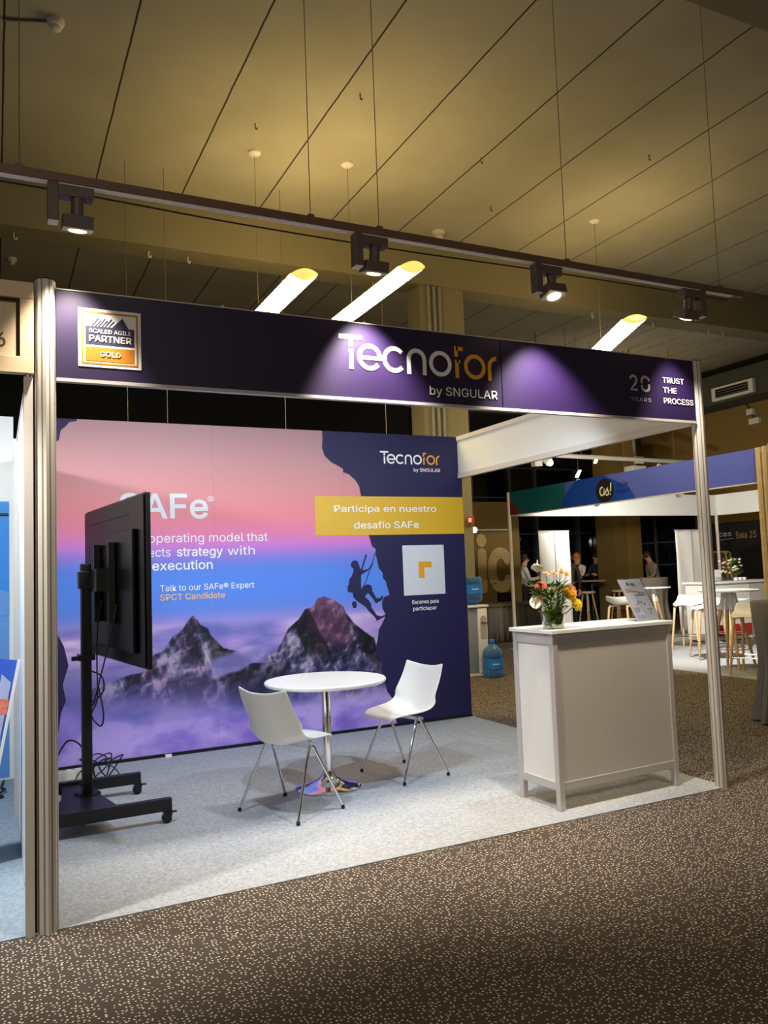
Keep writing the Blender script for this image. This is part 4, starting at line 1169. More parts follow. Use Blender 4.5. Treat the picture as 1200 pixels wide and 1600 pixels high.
spot(1.46, 'black track spotlight pointing down above the middle of the fascia', (1.80, 0.62, 0), 0, R_(14), lensm='lens_dim', k=1.2)
spot(2.58, 'grey track spotlight with its glowing lens turned to the viewer', (2.95, 0.42, 0), 0, R_(-16), cone=80, k=1.35)
spot(3.76, 'dark track spotlight swivelled sideways at the right end of the track', (4.0, 0.0, 0.9), R_(180), R_(-24), lensm='lens_dim', cone=70, k=0.42)

# stand's own arm lights behind the fascia
for x, lab, aim, e in ((0.78, 'arm spotlight clipped behind the left half of the violet fascia', (1.2, 2.6, 0.7), 1.0), (1.56, 'arm spotlight clipped behind the middle of the violet fascia', (1.8, 2.9, 0.9), 0.8),
                       (3.40, 'arm spotlight clipped behind the right half of the violet fascia', (2.6, 2.7, 0.8), 1.0)):
    t = root('arm_spotlight', (x, 0.02, H), lab, 'spotlight', 'arm spotlights behind the fascia')
    MB().tube([(x, 0.022, H - 0.16), (x, 0.022, H + 0.0), (x, 0.05, H + 0.022), (x, 0.25, H + 0.0), (x, 0.40, H - 0.08)], 0.007, 8, 5).build('arm', M['alu'], t, smooth=True)
    h0 = Vector((x, 0.40, H - 0.08)); d = (Vector(aim) - h0).normalized()
    MB().cyl(h0 - d * 0.03, h0 + d * 0.07, 0.025, 0.05, 16).build('lamp_head', M['white_metal'], t)
    MB().cyl(h0 + d * 0.071, h0 + d * 0.073, 0.045, n=16).build('lens', M['lens'], t)
    lamp('arm_spot_light', 'SPOT', h0 + d * 0.085, aim, LIGHTS['booth'] * e, COOL, 0.05, 150, 0.8)

# pendants
def pendant(x, yn, z, L_, wd, rz, label, cx, cyy):
    t = root('pendant_light', (x, yn, z), label, 'ceiling light', 'long pendant lights behind the fascia', rz=rz)
    n = 10
    def shell(zf, nm, m, y0, y1):
        mb = MB(); A = []
        for yy in (y0, y1):
            A.append([mb.bm.verts.new((wd * (k / n - 0.5), yy, zf(2 * k / n - 1))) for k in range(n + 1)])
            A.append([mb.bm.verts.new((wd * (k / n - 0.5), yy, 0.0)) for k in range(n + 1)])
        for k in range(n):
            mb.bm.faces.new((A[0][k], A[0][k + 1], A[2][k + 1], A[2][k]))
        o = mb.build(nm, m, t, False, True)
        return o
    shell(lambda u: -0.045 * (1 - u * u), 'lower_diffuser', M['pendant_glow'], 0.09, L_)
    shell(lambda u: 0.030 * (1 - u * u) + 0.004, 'upper_diffuser', M['pendant_glow_up'], 0.09, L_)
    def cap(y0, y1, bow):
        mb = MB(); rows = []
        for i in range(4):
            v = i / 3
            yy = y0 + (y1 - y0) * v
            s_ = 1 - 0.10 * v * v
            row = []
            for k in range(2 * n):
                th = 2 * PI * k / (2 * n)
                u = math.cos(th)
                zz = (0.034 if math.sin(th) > 0 else -0.047) * (1 - u * u) * s_
                row.append(mb.bm.verts.new((u * wd / 2 * s_, yy + bow * (1 - u * u) * v, zz)))
            rows.append(row)
        for i in range(3):
            for k in range(2 * n): mb.bm.faces.new((rows[i][k], rows[i][(k + 1) % (2 * n)], rows[i + 1][(k + 1) % (2 * n)], rows[i + 1][k]))
        mb.bm.faces.new(rows[3])
        mb.build('end_cap', M['pendant_end'], t, False, True)
    cap(0.09, 0.0, -0.03); cap(L_, L_ + 0.09, 0.03)
    mz = Matrix.Rotation(-rz, 3, 'Z')
    top = mz @ (Vector((cx, cyy, HC)) - Vector((x, yn, z)))
    MB().cyl((top.x, top.y, 0.03), (top.x, top.y, top.z), 0.003, n=6).build('suspension_wire', M['wire'], t, False)
    MB().lathe([(0.075, top.z), (0.07, top.z - 0.02), (0.035, top.z - 0.045)], (top.x, top.y, 0), 20).build('ceiling_canopy', M['white_metal'], t, False, True)
    return t
pendant(2.52, 3.37, 4.45, 1.75, 0.27, 0.0, 'glowing pendant light, leftmost of the three above the fascia', 2.36, 4.46)
pendant(3.44, 2.82, 4.45, 2.1, 0.26, 0.0, 'glowing pendant light, middle and longest of the three above the fascia', 3.42, 4.30)
pendant(6.78, 3.34, 4.45, 1.75, 0.30, R_(-24.5), 'glowing pendant light at the right, above the end of the fascia', 7.18, 4.42)

# ================================================================== CEILING FITTINGS
def detector(x, y, label, sc=1.0, conduit=None):
    t = root('smoke_detector', (x, y, HC), label, 'smoke detector', 'ceiling smoke detectors')
    MB().lathe([(0.062 * sc, 0), (0.062 * sc, -0.025), (0.05 * sc, -0.05), (0.03 * sc, -0.055)], (x, y, HC), 20).build('base', M['detector'], t, True, True)
    MB().lathe([(0.036 * sc, -0.05), (0.036 * sc, -0.08), (0.02 * sc, -0.095)], (x, y, HC), 16).build('sensor_head', M['detector'], t, True, True)
    if conduit: MB().cyl((x, y, HC - 0.012), conduit, 0.010, n=8).build('conduit', M['track'], t)
detector(0.212, 3.05, 'white smoke detector with conduit at the top left of the ceiling', 1.15, (-0.19, 3.19, HC - 0.012))
detector(-0.02, 8.6, 'small white smoke detector above the wooden number sign', 1.0)
detector(10.3, 7.35, 'small white smoke detector seen between the fascia and the track, right', 1.0)
bs = root('ceiling_sensor', (5.35, 5.54, HC), 'bulb-shaped white sensor on the ceiling just above the track', 'sensor')
MB().lathe([(0.09, 0), (0.085, -0.025), (0.04, -0.035)], (5.35, 5.54, HC), 20).build('ceiling_plate', M['white_metal'], bs, True, True)
MB().ball((5.35, 5.52, HC - 0.10), 0.052, (1, 1, 1.3)).build('sensor_bulb', M['detector'], bs, True, True)
MB().cyl((5.35, 5.53, HC - 0.06), (5.35, 5.54, HC - 0.02), 0.02).build('sensor_neck', M['white_metal'], bs)
# conduits on the olive column
for i, x in enumerate((5.27, 5.36, 5.45)):
    o = MB().cyl((x, 5.755, 0.0), (x, 5.755, 5.48), 0.024, n=12).build('conduit_pipe', M['soffit'], smooth=True)
    tagit(o, 'vertical conduit pipe on the olive column, ' + ('left', 'middle', 'right')[i] + ' of three', 'pipe', 'conduit pipes on the column')
# small hooks under the beam
for i, (x, lab) in enumerate(((-0.05, 'leftmost in the photo'), (1.45, 'second from the left'), (1.93, 'third from the left'), (3.4, 'fourth from the left'), (4.5, 'fifth from the left'), (8.4, 'sixth from the left'),
                              (9.7, 'fourth from the right'), (11.0, 'third from the right'), (11.35, 'second from the right'), (12.8, 'rightmost in the photo'))):
    o = MB().tube([(x, 5.95, 5.5), (x, 5.95, 5.44), (x + 0.02, 5.95, 5.42), (x + 0.03, 5.95, 5.45)], 0.008, 6, 3).build('beam_hook', M['white_metal'], smooth=True)
    tagit(o, 'small pale hook under the ceiling beam, ' + lab, 'hook', 'hooks under the ceiling beam')
for i, (x, y, z0, lab) in enumerate(((1.07, 5.2, 2.7, 'leftmost'), (1.50, 5.2, 2.7, 'second from the left'), (2.9, 5.2, 2.7, 'third from the left'), (4.25, 5.2, 2.7, 'fourth, nearest the olive column'))):
    o = MB().cyl((x, y, z0 - 1.2), (x, y, HC), 0.004, n=6).build('hanging_wire', M['wire'])
    tagit(o, 'thin wire hanging behind the printed wall, ' + lab, 'wire', 'thin wires behind the printed wall')
    MB().ball((x, y, z0 - 1.2), 0.02).build('wire_weight', M['wire'], o)
for i, (x, y, lab) in enumerate(((3.0, 3.0, 'left of the centre wires'), (2.2, 3.9, 'by the leftmost canopy'), (4.8, 3.6, 'by the middle canopy'), (6.6, 2.8, 'above the right pendant'), (5.6, 4.6, 'left of the right pendant'))):
    o = MB().tube([(x, y, HC), (x, y, HC - 0.05), (x + 0.015, y, HC - 0.065), (x + 0.022, y, HC - 0.045)], 0.006, 6, 3).build('ceiling_hook', M['track'], smooth=True)
    tagit(o, 'tiny dark hook in the ceiling boards, ' + lab, 'hook', 'hooks in the ceiling boards')

# ================================================================== BEHIND THE STAND, RIGHT
# water dispenser and bottles
dx, dy = 5.72, 5.655
wd_ = root('water_dispenser', (dx, dy, 0), 'grey and white water dispenser behind the right end of the printed wall', 'water dispenser')
MB().bx(dx - 0.16, dx + 0.15, dy - 0.12, dy + 0.11, 0.03, 0.93, 0.02).build('cabinet', M['disp_grey'], wd_, smooth=True)
MB().bx(dx - 0.02, dx + 0.13, dy - 0.150, dy - 0.118, 0.04, 0.92, 0.012).build('front_panel', M['disp_white'], wd_, smooth=True)
MB().bx(dx - 0.17, dx + 0.16, dy - 0.155, dy + 0.12, 0.93, 0.965, 0.01).build('top_deck', M['disp_white'], wd_, smooth=True)
MB().bx(dx - 0.17, dx + 0.16, dy - 0.145, dy + 0.12, 0.0, 0.035, 0.006).build('plinth', M['white_metal'], wd_)
rc = MB(); rc.poly([(dx + 0.01, dy - 0.153, 0.50)] + [(dx + 0.06 + 0.05 * math.cos(a), dy - 0.153, 0.76 + 0.06 * math.sin(a)) for a in [PI - k * PI / 10 for k in range(11)]] + [(dx + 0.11, dy - 0.153, 0.50)], (0, 0.004, 0))
rc.build('tap_recess', M['disp_tap'], wd_)
MB().cyl((dx + 0.04, dy - 0.185, 0.72), (dx + 0.04, dy - 0.15, 0.735), 0.014).build('tap', M['red'], wd_, label='red hot water tap')
MB().cyl((dx + 0.09, dy - 0.185, 0.72), (dx + 0.09, dy - 0.15, 0.735), 0.014).build('tap', M['nb_blue2'], wd_, label='blue cold water tap')
def carboy(x, y, z, label, inverted=False):
    t = root('water_bottle', (x, y, z), label, 'water bottle', 'large water bottles')
    if inverted: prof = [(0.05, 0.0), (0.06, 0.02), (0.115, 0.05), (0.135, 0.075), (0.135, 0.15), (0.127, 0.16), (0.135, 0.17), (0.135, 0.27), (0.127, 0.28), (0.135, 0.29), (0.135, 0.36), (0.12, 0.385), (0.06, 0.39)]
    else: prof = [(0.06, 0.0), (0.125, 0.004), (0.136, 0.025), (0.136, 0.10), (0.128, 0.11), (0.136, 0.12), (0.136, 0.245), (0.128, 0.255), (0.136, 0.265), (0.136, 0.32), (0.115, 0.375), (0.06, 0.42), (0.034, 0.44), (0.030, 0.46)]
    MB().lathe(prof, (0, 0, 0), 28).build('bottle_body', M['water'], t, False, True)
    lb0, lb1 = (0.155, 0.285) if inverted else (0.115, 0.25)
    mb = MB(); n = 18; rws = []
    for zz in (lb0, lb1):
        rws.append([mb.bm.verts.new((0.1395 * math.cos(a), 0.1395 * math.sin(a), zz)) for a in [R_(-170 + 150 * k / n) for k in range(n + 1)]])
    for k in range(n): mb.bm.faces.new((rws[0][k], rws[0][k + 1], rws[1][k + 1], rws[1][k]))
    o = mb.build('paper_label', M['blue_label'], t, False, True)
    mb = MB()
    for k in range(6):
        a = R_(-120 + k * 7)
        mb.box((0.1405 * math.cos(a), 0.1405 * math.sin(a), (lb0 + lb1) / 2), (0.002, 0.012, 0.013), Matrix.Rotation(a, 3, 'Z'))
    mb.build('label_lettering', M['white_print'], o, False)
    if not inverted:
        MB().lathe([(0.037, 0.455), (0.038, 0.495), (0.034, 0.502)], (0, 0, 0), 18).build('cap', M['blue_cap'], t, False, True)
    return t
carboy(dx, dy, 0.965, 'blue water bottle standing upside down on the water dispenser', True)
carboy(5.80, 5.345, 0.0, 'blue capped water bottle on the floor beside the dispenser')
ex = root('exit_sign', (5.80, 5.72, 2.1), 'small red and white sign on the olive column beside the printed wall', 'sign')
MB().bx(5.73, 5.85, 5.725, 5.74, 2.10, 2.20).build('sign_plate', M['red'], ex)
MB().bx(5.75, 5.80, 5.718, 5.725, 2.12, 2.18).build('sign_symbol', M['white_print'], ex)
MB().bx(5.76, 5.83, 5.74, 5.78, 2.12, 2.18).build('sign_bracket', M['white_metal'], ex)

# wall letters and the skirted table
text(wm, PW, 'ic', 9.16, 9.96, 0.98, 0.93 * 1.22, M['tan_letter'], 0.012, 0.035, 'wall_lettering', th=0.02)
sk = root('skirted_table', (8.75, 9.6, 0), 'long table with a pleated dark skirt behind the counter flowers', 'table')
mb = MB(); n = 120; rws = []
for z in (0.01, 0.35, 0.70):
    row = []
    for k in range(n + 1):
        x = 7.6 + 2.2 * k / n
        row.append(mb.bm.verts.new((x, 9.30 - 0.025 * math.sin(k * 0.9) * (1.25 - z) - 0.012 * math.sin(k * 2.3), z)))
    rws.append(row)
for i in range(2):
    for k in range(n): mb.bm.faces.new((rws[i][k], rws[i][k + 1], rws[i + 1][k + 1], rws[i + 1][k]))
o = mb.build('table_skirt', M['grey_cloth'], sk, smooth=True)
so = o.modifiers.new('thickness', 'SOLIDIFY'); so.thickness = 0.004
MB().bx(7.58, 9.82, 9.27, 10.05, 0.69, 0.745, 0.01).build('table_top', M['olive_cloth'], sk)
for x in (7.7, 9.7):
    for y in (9.4, 9.95): MB().cyl((x, y, 0), (x, y, 0.69), 0.02).build('leg', M['black_paint'], sk)
def dark_chair(x, y, rz, label):
    t = root('dark_chair', (x, y, 0), label, 'chair', 'dark chairs behind the skirted table', rz)
    MB().box((0, 0, 0.45), (0.44, 0.44, 0.05), None, 0.01).build('seat', M['c_black'], t, False)
    MB().box((0, 0.21, 0.83), (0.44, 0.03, 0.22), None, 0.01).build('backrest', M['c_black'], t, False)
    for a in (-0.19, 0.19):
        MB().box((a, 0.21, 0.48), (0.03, 0.03, 0.96)).build('leg', M['black_paint'], t, False)
        MB().box((a, -0.19, 0.22), (0.03, 0.03, 0.44)).build('leg', M['black_paint'], t, False)
dark_chair(8.45, 10.32, PI, 'black chair behind the skirted table, beside the water dispenser')
dark_chair(9.35, 10.32, PI, 'black chair behind the skirted table, nearest the white stand post')

# ---- blue fascia stand
AX, AXb, AY0, AY1 = 8.15, 13.4, 2.86, 8.15
AF = Plane((AX, 0, 0), (0, -1, 0), (0, 0, 1), (-1, 0, 0))     # a = -y
def aposts(x, y, label, m='white_metal', r=0.032):
    t = root('frame_post', (x, y, 0), label, 'post')
    MB().lathe([(r, 0), (r, H)], (x, y, 0), 8).build('profile', M[m], t)
    MB().lathe([(r * 1.1, 0), (r * 1.1, 0.01)], (x, y, 0), 8).build('foot_plate', M[m], t)
    return t
aposts(AX, AY1, 'slim white post at the left end of the blue fascia')
aposts(AXb, AY1, 'white post at the back corner of the blue fascia stand')
aposts(AX, AY0 - 0.03, 'pale wooden looking post at the right end of the blue fascia', 'pine', 0.05)
aposts(AX - 0.04, AY0 - 0.14, 'pale wooden looking post of the orange and green stand', 'pine', 0.04)
af = root('blue_fascia', (AX, 5.5, 2.6), 'blue fascia board with a round dark emblem, over the stand with bar stools', 'sign')
MB().bx(AX, AX + 0.02, AY0, AY1, 2.40, H).build('fascia_panel', M['ag_blue'], af)
MB().bx(AX - 0.005, AX + 0.025, AY0, AY1, 2.385, 2.40).build('lower_rail', M['white_metal'], af)
MB().bx(AX + 0.02, AX + 0.024, AY0, AY1, 2.40, H - 0.005).build('back_lining', M['white_panel'], af)
zz0, zz1 = 2.402, 2.815
flat(af, AF, rect(-AY1, -6.55, zz0, zz1), M['ag_teal'], 'teal_print', 0.002)
cir = [(a, b) for a, b in arc(-4.6, 2.05, 2.15, 1.45, 180, 0, 60) if b >= zz0 - 0.0 and b <= zz1 and a < -5.9]
flat(af, AF, [(-6.69, zz0)] + [(-6.66, 2.46), (-6.6, 2.55), (-6.50, 2.65), (-6.38, 2.74), (-6.25, zz1), (-5.6, zz1), (-5.1, 2.6), (-4.95, zz0)], M['ag_royal'], 'royal_blue_print', 0.004)
flat(af, AF, [(-AY1, zz0), (-7.86, zz0), (-7.95, 2.55), (-AY1, 2.68)], M['ag_red'], 'red_print', 0.004)
flat(af, AF, arc(-5.60, 2.585, 0.20, 0.185, 0, 354, 40), M['black_print'], 'emblem_disc', 0.006)
mb = MB()
for st_ in (arc(-5.66, 2.575, 0.045, 0.062, 60, 380, 20) + [(-5.61, 2.62), (-5.60, 2.51)], [(-5.60, 2.52), (-5.55, 2.60), (-5.535, 2.63)] + arc(-5.545, 2.545, 0.032, 0.036, 70, -140, 12),
            [(-5.455, 2.69), (-5.47, 2.56)], [(-5.475, 2.525), (-5.478, 2.505)]):
    stroke(mb, AF, st_, 0.024, 0.008)
mb.build('emblem_lettering', M['white_print'], af)
text(af, AF, 'Agile', -5.33, -5.10, 2.615, 0.062, M['black_print'], 0.006)
text(af, AF, 'Spain', -5.34, -5.07, 2.515, 0.062, M['black_print'], 0.006)
fb = root('white_fascia', (10.8, AY1, 2.6), 'white fascia beam on the far side of the blue fascia stand', 'beam')
MB().bx(AX + 0.03, AXb - 0.03, AY1 - 0.012, AY1 + 0.012, 2.40, H).build('beam_panel', M['white_panel'], fb)
MB().bx(AX + 0.03, AXb - 0.03, AY1 - 0.02, AY1 + 0.02, 2.385, 2.40).build('lower_rail', M['white_metal'], fb)
fb = root('white_fascia', (AXb, 5.5, 2.6), 'white fascia beam along the back of the blue fascia stand', 'beam')
MB().bx(AXb - 0.012, AXb + 0.012, 3.0, AY1 - 0.03, 2.40, H).build('beam_panel', M['white_panel'], fb)
MB().bx(AXb - 0.02, AXb + 0.02, 3.0, AY1 - 0.03, 2.385, 2.40).build('lower_rail', M['white_metal'], fb)
for y, lab, e_, dv in ((4.55, 'near', 2.2, (0.75, 0.25, -0.75)), (6.3, 'far', 1.5, (0.85, 0.75, 0.03))):
    t = root('arm_spotlight', (AX + 0.02, y, 2.5), 'glowing arm spotlight under the blue fascia, ' + lab + ' one', 'spotlight', 'arm spotlights under the blue fascia')
    h0 = Vector((AX + 0.42, y, 2.46))
    MB().tube([(AX + 0.03, y, 2.8), (AX + 0.10, y, 2.84), (AX + 0.3, y, 2.6), h0], 0.008, 6, 5).build('arm', M['white_metal'], t, smooth=True)
    d = Vector(dv).normalized()
    MB().cyl(h0 - d * 0.03, h0 + d * 0.06, 0.03, 0.06, 14).build('lamp_head', M['white_metal'], t)
    MB().cyl(h0 + d * 0.061, h0 + d * 0.064, 0.05, n=14).build('lens', M['lens'], t)
    lamp('arm_spot_light', 'SPOT', h0 + d * 0.08, h0 + d * 2, LIGHTS['agile'] * e_ * 1.5, (1.0, 0.95, 0.86), 0.06, 150 if lab == 'near' else 112, 0.7)
ob = root('orange_green_fascia', (AX, 1.9, 2.6), 'orange and green patterned fascia cut off by the right edge', 'sign')
MB().bx(AX - 0.06, AX - 0.04, 0.5, AY0 - 0.19, 2.36, H + 0.02).build('fascia_panel', M['pine'], ob)
OF = Plane((AX - 0.06, 0, 0), (0, -1, 0), (0, 0, 1), (-1, 0, 0))
flat(ob, OF, rect(-2.66, -1.2, 2.66, 2.83), M['green_print'], 'green_print', 0.002)
flat(ob, OF, rect(-2.66, -1.2, 2.52, 2.67), M['red_orange'], 'orange_print', 0.004)
flat(ob, OF, arc(-2.50, 2.44, 0.08, 0.07, 0, 350, 20), M['red_orange'], 'orange_print', 0.006)
flat(ob, OF, arc(-2.63, 2.53, 0.03, 0.04, 0, 350, 16), M['green_print'], 'green_print', 0.006)
MB().bx(AX - 0.05, AX - 0.03, 0.5, AY0 - 0.19, 0.0, 2.34).build('side_panel', M['white_panel'], ob)

# roll-up banners
def rollup(x0, x1, y, ztop, label):
    xm = (x0 + x1) / 2
    t = root('rollup_banner', (xm, y, 0), label, 'banner', 'white roll-up banners seen from behind')
    mb = MB(); n = 10; rows = []
    for i in range(13):
        z = 0.06 + (ztop - 0.06) * i / 12
        rows.append([mb.bm.verts.new((x0 + (x1 - x0) * k / n, y + 0.012 * math.sin(k * 1.3 + i * 0.5) * (0.3 + 0.7 * abs(math.sin(i * 0.6))), z)) for k in range(n + 1)])
    for i in range(12):
        for k in range(n): mb.bm.faces.new((rows[i][k], rows[i][k + 1], rows[i + 1][k + 1], rows[i + 1][k]))
    o = mb.build('banner_sheet', M['banner_white'], t, smooth=True)
    so = o.modifiers.new('thickness', 'SOLIDIFY'); so.thickness = 0.002
    MB().cyl((xm, y - 0.035, 0.06), (xm, y - 0.025, ztop + 0.01), 0.010, n=8).build('support_pole', M['alu'], t)
    MB().bx(x0, x1, y - 0.015, y + 0.015, ztop, ztop + 0.025).build('top_bar', M['alu'], t)
    MB().bx(x0 - 0.02, x1 + 0.02, y - 0.08, y + 0.08, 0.012, 0.075, 0.01).build('base_case', M['alu_groove'], t)
    for s_ in (-0.25, 0.25): MB().box((xm + s_, y, 0.009), (0.05, 0.30, 0.006)).build('foot', M['alu_groove'], t)
rollup(8.66, 9.36, 8.0, 2.08, 'white roll-up banner seen from behind, directly behind the counter flowers')
rollup(11.93, 12.72, 7.9, 2.06, 'white roll-up banner seen from behind, right, beside the bar stools')

# bar stools
def make_stool(label, loc, rz):
    t = root('bar_stool', loc, label, 'bar stool', 'white shell bar stools with wooden legs', rz)
    prof = [(0.21, 0.735, 0.15, 0, -0.02), (0.19, 0.752, 0.19, 0, -0.01), (0.10, 0.755, 0.22, 0, 0.01), (0.0, 0.745, 0.235, 0, 0.035), (-0.10, 0.742, 0.24, 0.02, 0.06), (-0.17, 0.765, 0.24, 0.06, 0.07), (-0.205, 0.83, 0.23, 0.08, 0.04), (-0.22, 0.88, 0.215, 0.08, 0.02)]
    us = [-1, -0.85, -0.55, -0.2, 0.2, 0.55, 0.85, 1]
    bm = bmesh.new(); rows = []
    for (s_, z, hw, ds, dz) in prof:
        rows.append([bm.verts.new((s_ + ds * max(0, (abs(u) - .3) / .7) ** 1.3, u * hw, z + dz * max(0, (abs(u) - .3) / .7) ** 1.3)) for u in us])
    for i in range(len(rows) - 1):
        for k in range(len(us) - 1): bm.faces.new((rows[i][k], rows[i][k + 1], rows[i + 1][k + 1], rows[i + 1][k]))
    me = bpy.data.meshes.new('seat_shell'); bm.to_mesh(me); bm.free()
    o = link('seat_shell', me, M['white_plastic'], t, False, True)
    so = o.modifiers.new('thickness', 'SOLIDIFY'); so.thickness = 0.014
    sb = o.modifiers.new('smooth', 'SUBSURF'); sb.levels = 1; sb.render_levels = 1
    for s_ in (-1, 1):
        MB().tube([(0.15, s_ * 0.16, 0.715), (-0.15, s_ * 0.16, 0.715)], 0.018, 8).build('seat_bar', M['wood'], t, False, True)
        for f in (1, -1):
            MB().tube([(0.12 * f, s_ * 0.16, 0.716), (0.158 * f, s_ * 0.168, 0.69), (0.225 * f, s_ * 0.225, 0.0)], [0.020, 0.020, 0.014], 10).build('leg', M['wood'], t, False, True)
    MB().tube([(0.205, -0.208, 0.22), (0.205, 0.208, 0.22)], 0.009, 8).tube([(-0.205, -0.208, 0.22), (-0.205, 0.208, 0.22)], 0.009, 8).tube([(0.205, -0.208, 0.22), (-0.205, -0.208, 0.22)], 0.009, 8).tube([(0.205, 0.208, 0.22), (-0.205, 0.208, 0.22)], 0.009, 8).build('footrest', M['chrome'], t, False, True)
    return t
s0 = make_stool('white bar stool with wooden legs right behind the sign holder', (9.55, 6.9, 0.010), R_(20))
for loc, rz, lab in (((10.06, 5.9, 0.010), R_(200), 'white bar stool left of the right post, farther of the two there'), ((9.34, 4.87, 0.010), R_(150), 'white bar stool half hidden by the right aluminium post'), ((8.38, 3.30, 0.010), R_(200), 'white bar stool cut by the grey draped table at the right edge')):
    dup(s0, None, loc, rz, lab)
def high_table(x, y, label, rz=0.0, r=0.36, zt=1.02):
    t = root('high_table', (x, y, 0.010), label, 'high table', 'white high tables in the blue fascia stand', rz)
    MB().lathe([(r - 0.01, zt - 0.02), (r, zt - 0.015), (r, zt), (r - 0.006, zt + 0.004)], (0, 0, 0), 36).build('table_top', M['white_gloss'], t, False, True)
    for a in (45, 135, 225, 315):
        ca, sa = math.cos(R_(a)), math.sin(R_(a))
        lg = MB().tube([(0.06 * ca, 0.06 * sa, zt - 0.02), (0.29 * ca, 0.29 * sa, 0.0)], [0.03, 0.018], 8).build('leg', M['wood'], t, False, True)
        k = 0.24
        MB().tube([(0.06 * ca, 0.06 * sa, zt - 0.022), ((0.06 + 0.23 * k) * ca, (0.06 + 0.23 * k) * sa, (zt - 0.02) * (1 - k))], [0.0315, 0.0285], 8).build('leg_sleeve', M['white_plastic'], lg, False, True)
    MB().tube([(0.22, 0, 0.25)] + [(0.22 * math.cos(R_(k * 30)), 0.22 * math.sin(R_(k * 30)), 0.25) for k in range(1, 13)], 0.007, 6).build('foot_ring', M['chrome'], t, False, True)
high_table(8.75, 3.95, 'white high table with splayed wooden legs right of the aluminium post', R_(10), 0.39, 1.04)
high_table(10.71, 7.4, 'white high table with wooden legs behind the sign holder', R_(30), 0.36, 0.985)
high_table(10.67, 5.62, 'lower white table with wooden leg behind the splayed one', R_(0), 0.34, 0.80)
# counter of the blue stand
ac = root('white_counter', (11.6, 6.6, 0.008), 'long white counter at the back of the blue fascia stand with flowers on it', 'counter')
MB().bx(11.12, 12.13, 6.42, 6.95, 0.03, 1.03).build('body', M['white_panel'], ac)
MB().bx(12.15, 12.75, 6.42, 6.95, 0.03, 1.03).build('body', M['beige_panel'], ac)
MB().bx(11.08, 12.79, 6.38, 6.99, 1.03, 1.07, 0.004).build('counter_top', M['white_gloss'], ac)
MB().bx(11.12, 12.13, 6.40, 6.42, 0.10, 0.30).build('red_stripe', M['red'], ac)
MB().bx(12.13, 12.15, 6.41, 6.95, 0.006, 1.03).build('edge_profile', M['alu'], ac)
MB().bx(11.15, 12.72, 6.46, 6.92, 0.008, 0.03).build('plinth', M['alu_groove'], ac)
f2 = root('flower_arrangement', (11.95, 6.62, 1.076), 'loose white and green bouquet on the far white counter at right', 'flowers')
MB().lathe([(0.075, 0), (0.08, 0.01), (0.095, 0.14)], (0, 0, 0), 20).build('vase', M['vase'], f2, False, True)
r = random.Random(31)
mb1 = MB(); mb2 = MB(); mb3 = MB(); mb4 = MB()
for k in range(110):
    a = r.uniform(0, 2 * PI); rr = 0.17 * math.sqrt(r.random()); z = 0.08 + r.random() * 0.30
    p = Vector((rr * math.cos(a), rr * math.sin(a), z))
    leafm(mb1, p, p + Vector((0.07 * math.cos(a), 0.07 * math.sin(a), 0.04)), 0.03)
for k in range(26):
    a = r.uniform(0, 2 * PI); rr = 0.06 + 0.15 * r.random(); z = 0.14 + r.random() * 0.26
    mb2.ball((rr * math.cos(a), rr * math.sin(a), z), 0.026, (1, 1, 0.7), 8, 6)
for k in range(6):
    a = r.uniform(2.5, 4.5); mb3.ball((0.13 * math.cos(a), 0.13 * math.sin(a), 0.14 + 0.05 * k), 0.026, (1, 1, .8), 8, 6)
for k in range(8): leafm(mb4, (-0.14, -0.02, 0.48), (-0.14 + 0.08 * math.cos(k * .8), -0.02 + 0.08 * math.sin(k * .8), 0.51), 0.03)
mb4.tube([(0, 0, 0.02), (-0.06, 0, 0.25), (-0.14, -0.02, 0.48)], 0.004, 5, 5)
mb1.build('leaves', M['leaf'], f2, False, True); mb2.build('white_flowers', M['pet_white'], f2, False, True); mb3.build('red_flowers', M['pet_coral'], f2, False, True); mb4.build('green_flower', M['leaf_pale'], f2, False, True)
t = root('acrylic_stand', (11.55, 6.55, 1.076), 'small clear stand with a white card on the far white counter', 'stand')
MB().bx(11.40, 11.60, 6.56, 6.58, 1.08, 1.28).build('card', M['paper'], t)
MB().bx(11.44, 11.80, 6.45, 6.65, 1.076, 1.15).build('clear_tray', M['acrylic'], t)
for i, x in enumerate((11.86, 11.97, 12.08)):
    o = MB().lathe([(0.03, 0), (0.04, 0.05), (0.036, 0.05), (0.028, 0.006)], (x, 6.46, 1.076), 14).build('small_cup', M['white_plastic'], smooth=True)
    tagit(o, 'small white cup on the edge of the far white counter, ' + ('left', 'middle', 'right')[i] + ' of three', 'cup', 'cups on the far counter')

# right wall fittings
WR = Plane((16, 0, 0), (0, -1, 0), (0, 0, 1), (-1, 0, 0))
sp_ = root('room_sign_panel', (15.95, 9.9, 0), 'black panel with pale room name and emblem, on the brown wall behind the far counter', 'sign')
MB().bx(15.90, 15.97, 8.2, 10.8, 0.0, 2.36).build('panel', M['black_print'], sp_)
WS = Plane((15.90, 0, 0), (0, -1, 0), (0, 0, 1), (-1, 0, 0))
text(sp_, WS, 'Sala 25', -9.80, -9.22, 1.95, 0.155, M['tan_letter'], 0.004)
text(sp_, WS, 'cas', -10.30, -9.93, 2.02, 0.12, M['silver_print'], 0.004, 0.012)
mb = MB(); stroke(mb, WS, [(-10.33, 1.93), (-9.88, 1.96)], 0.01, 0.004); mb.build('underline', M['silver_print'], sp_)
dr = structure('door_1', MB().bx(15.84, 15.90, 9.95, 10.52, 0.0, 1.64), M['door_red'])
mb = MB()
for y in (9.93, 10.24, 10.50): mb.bx(15.82, 15.86, y, y + 0.03, 0, 1.66)
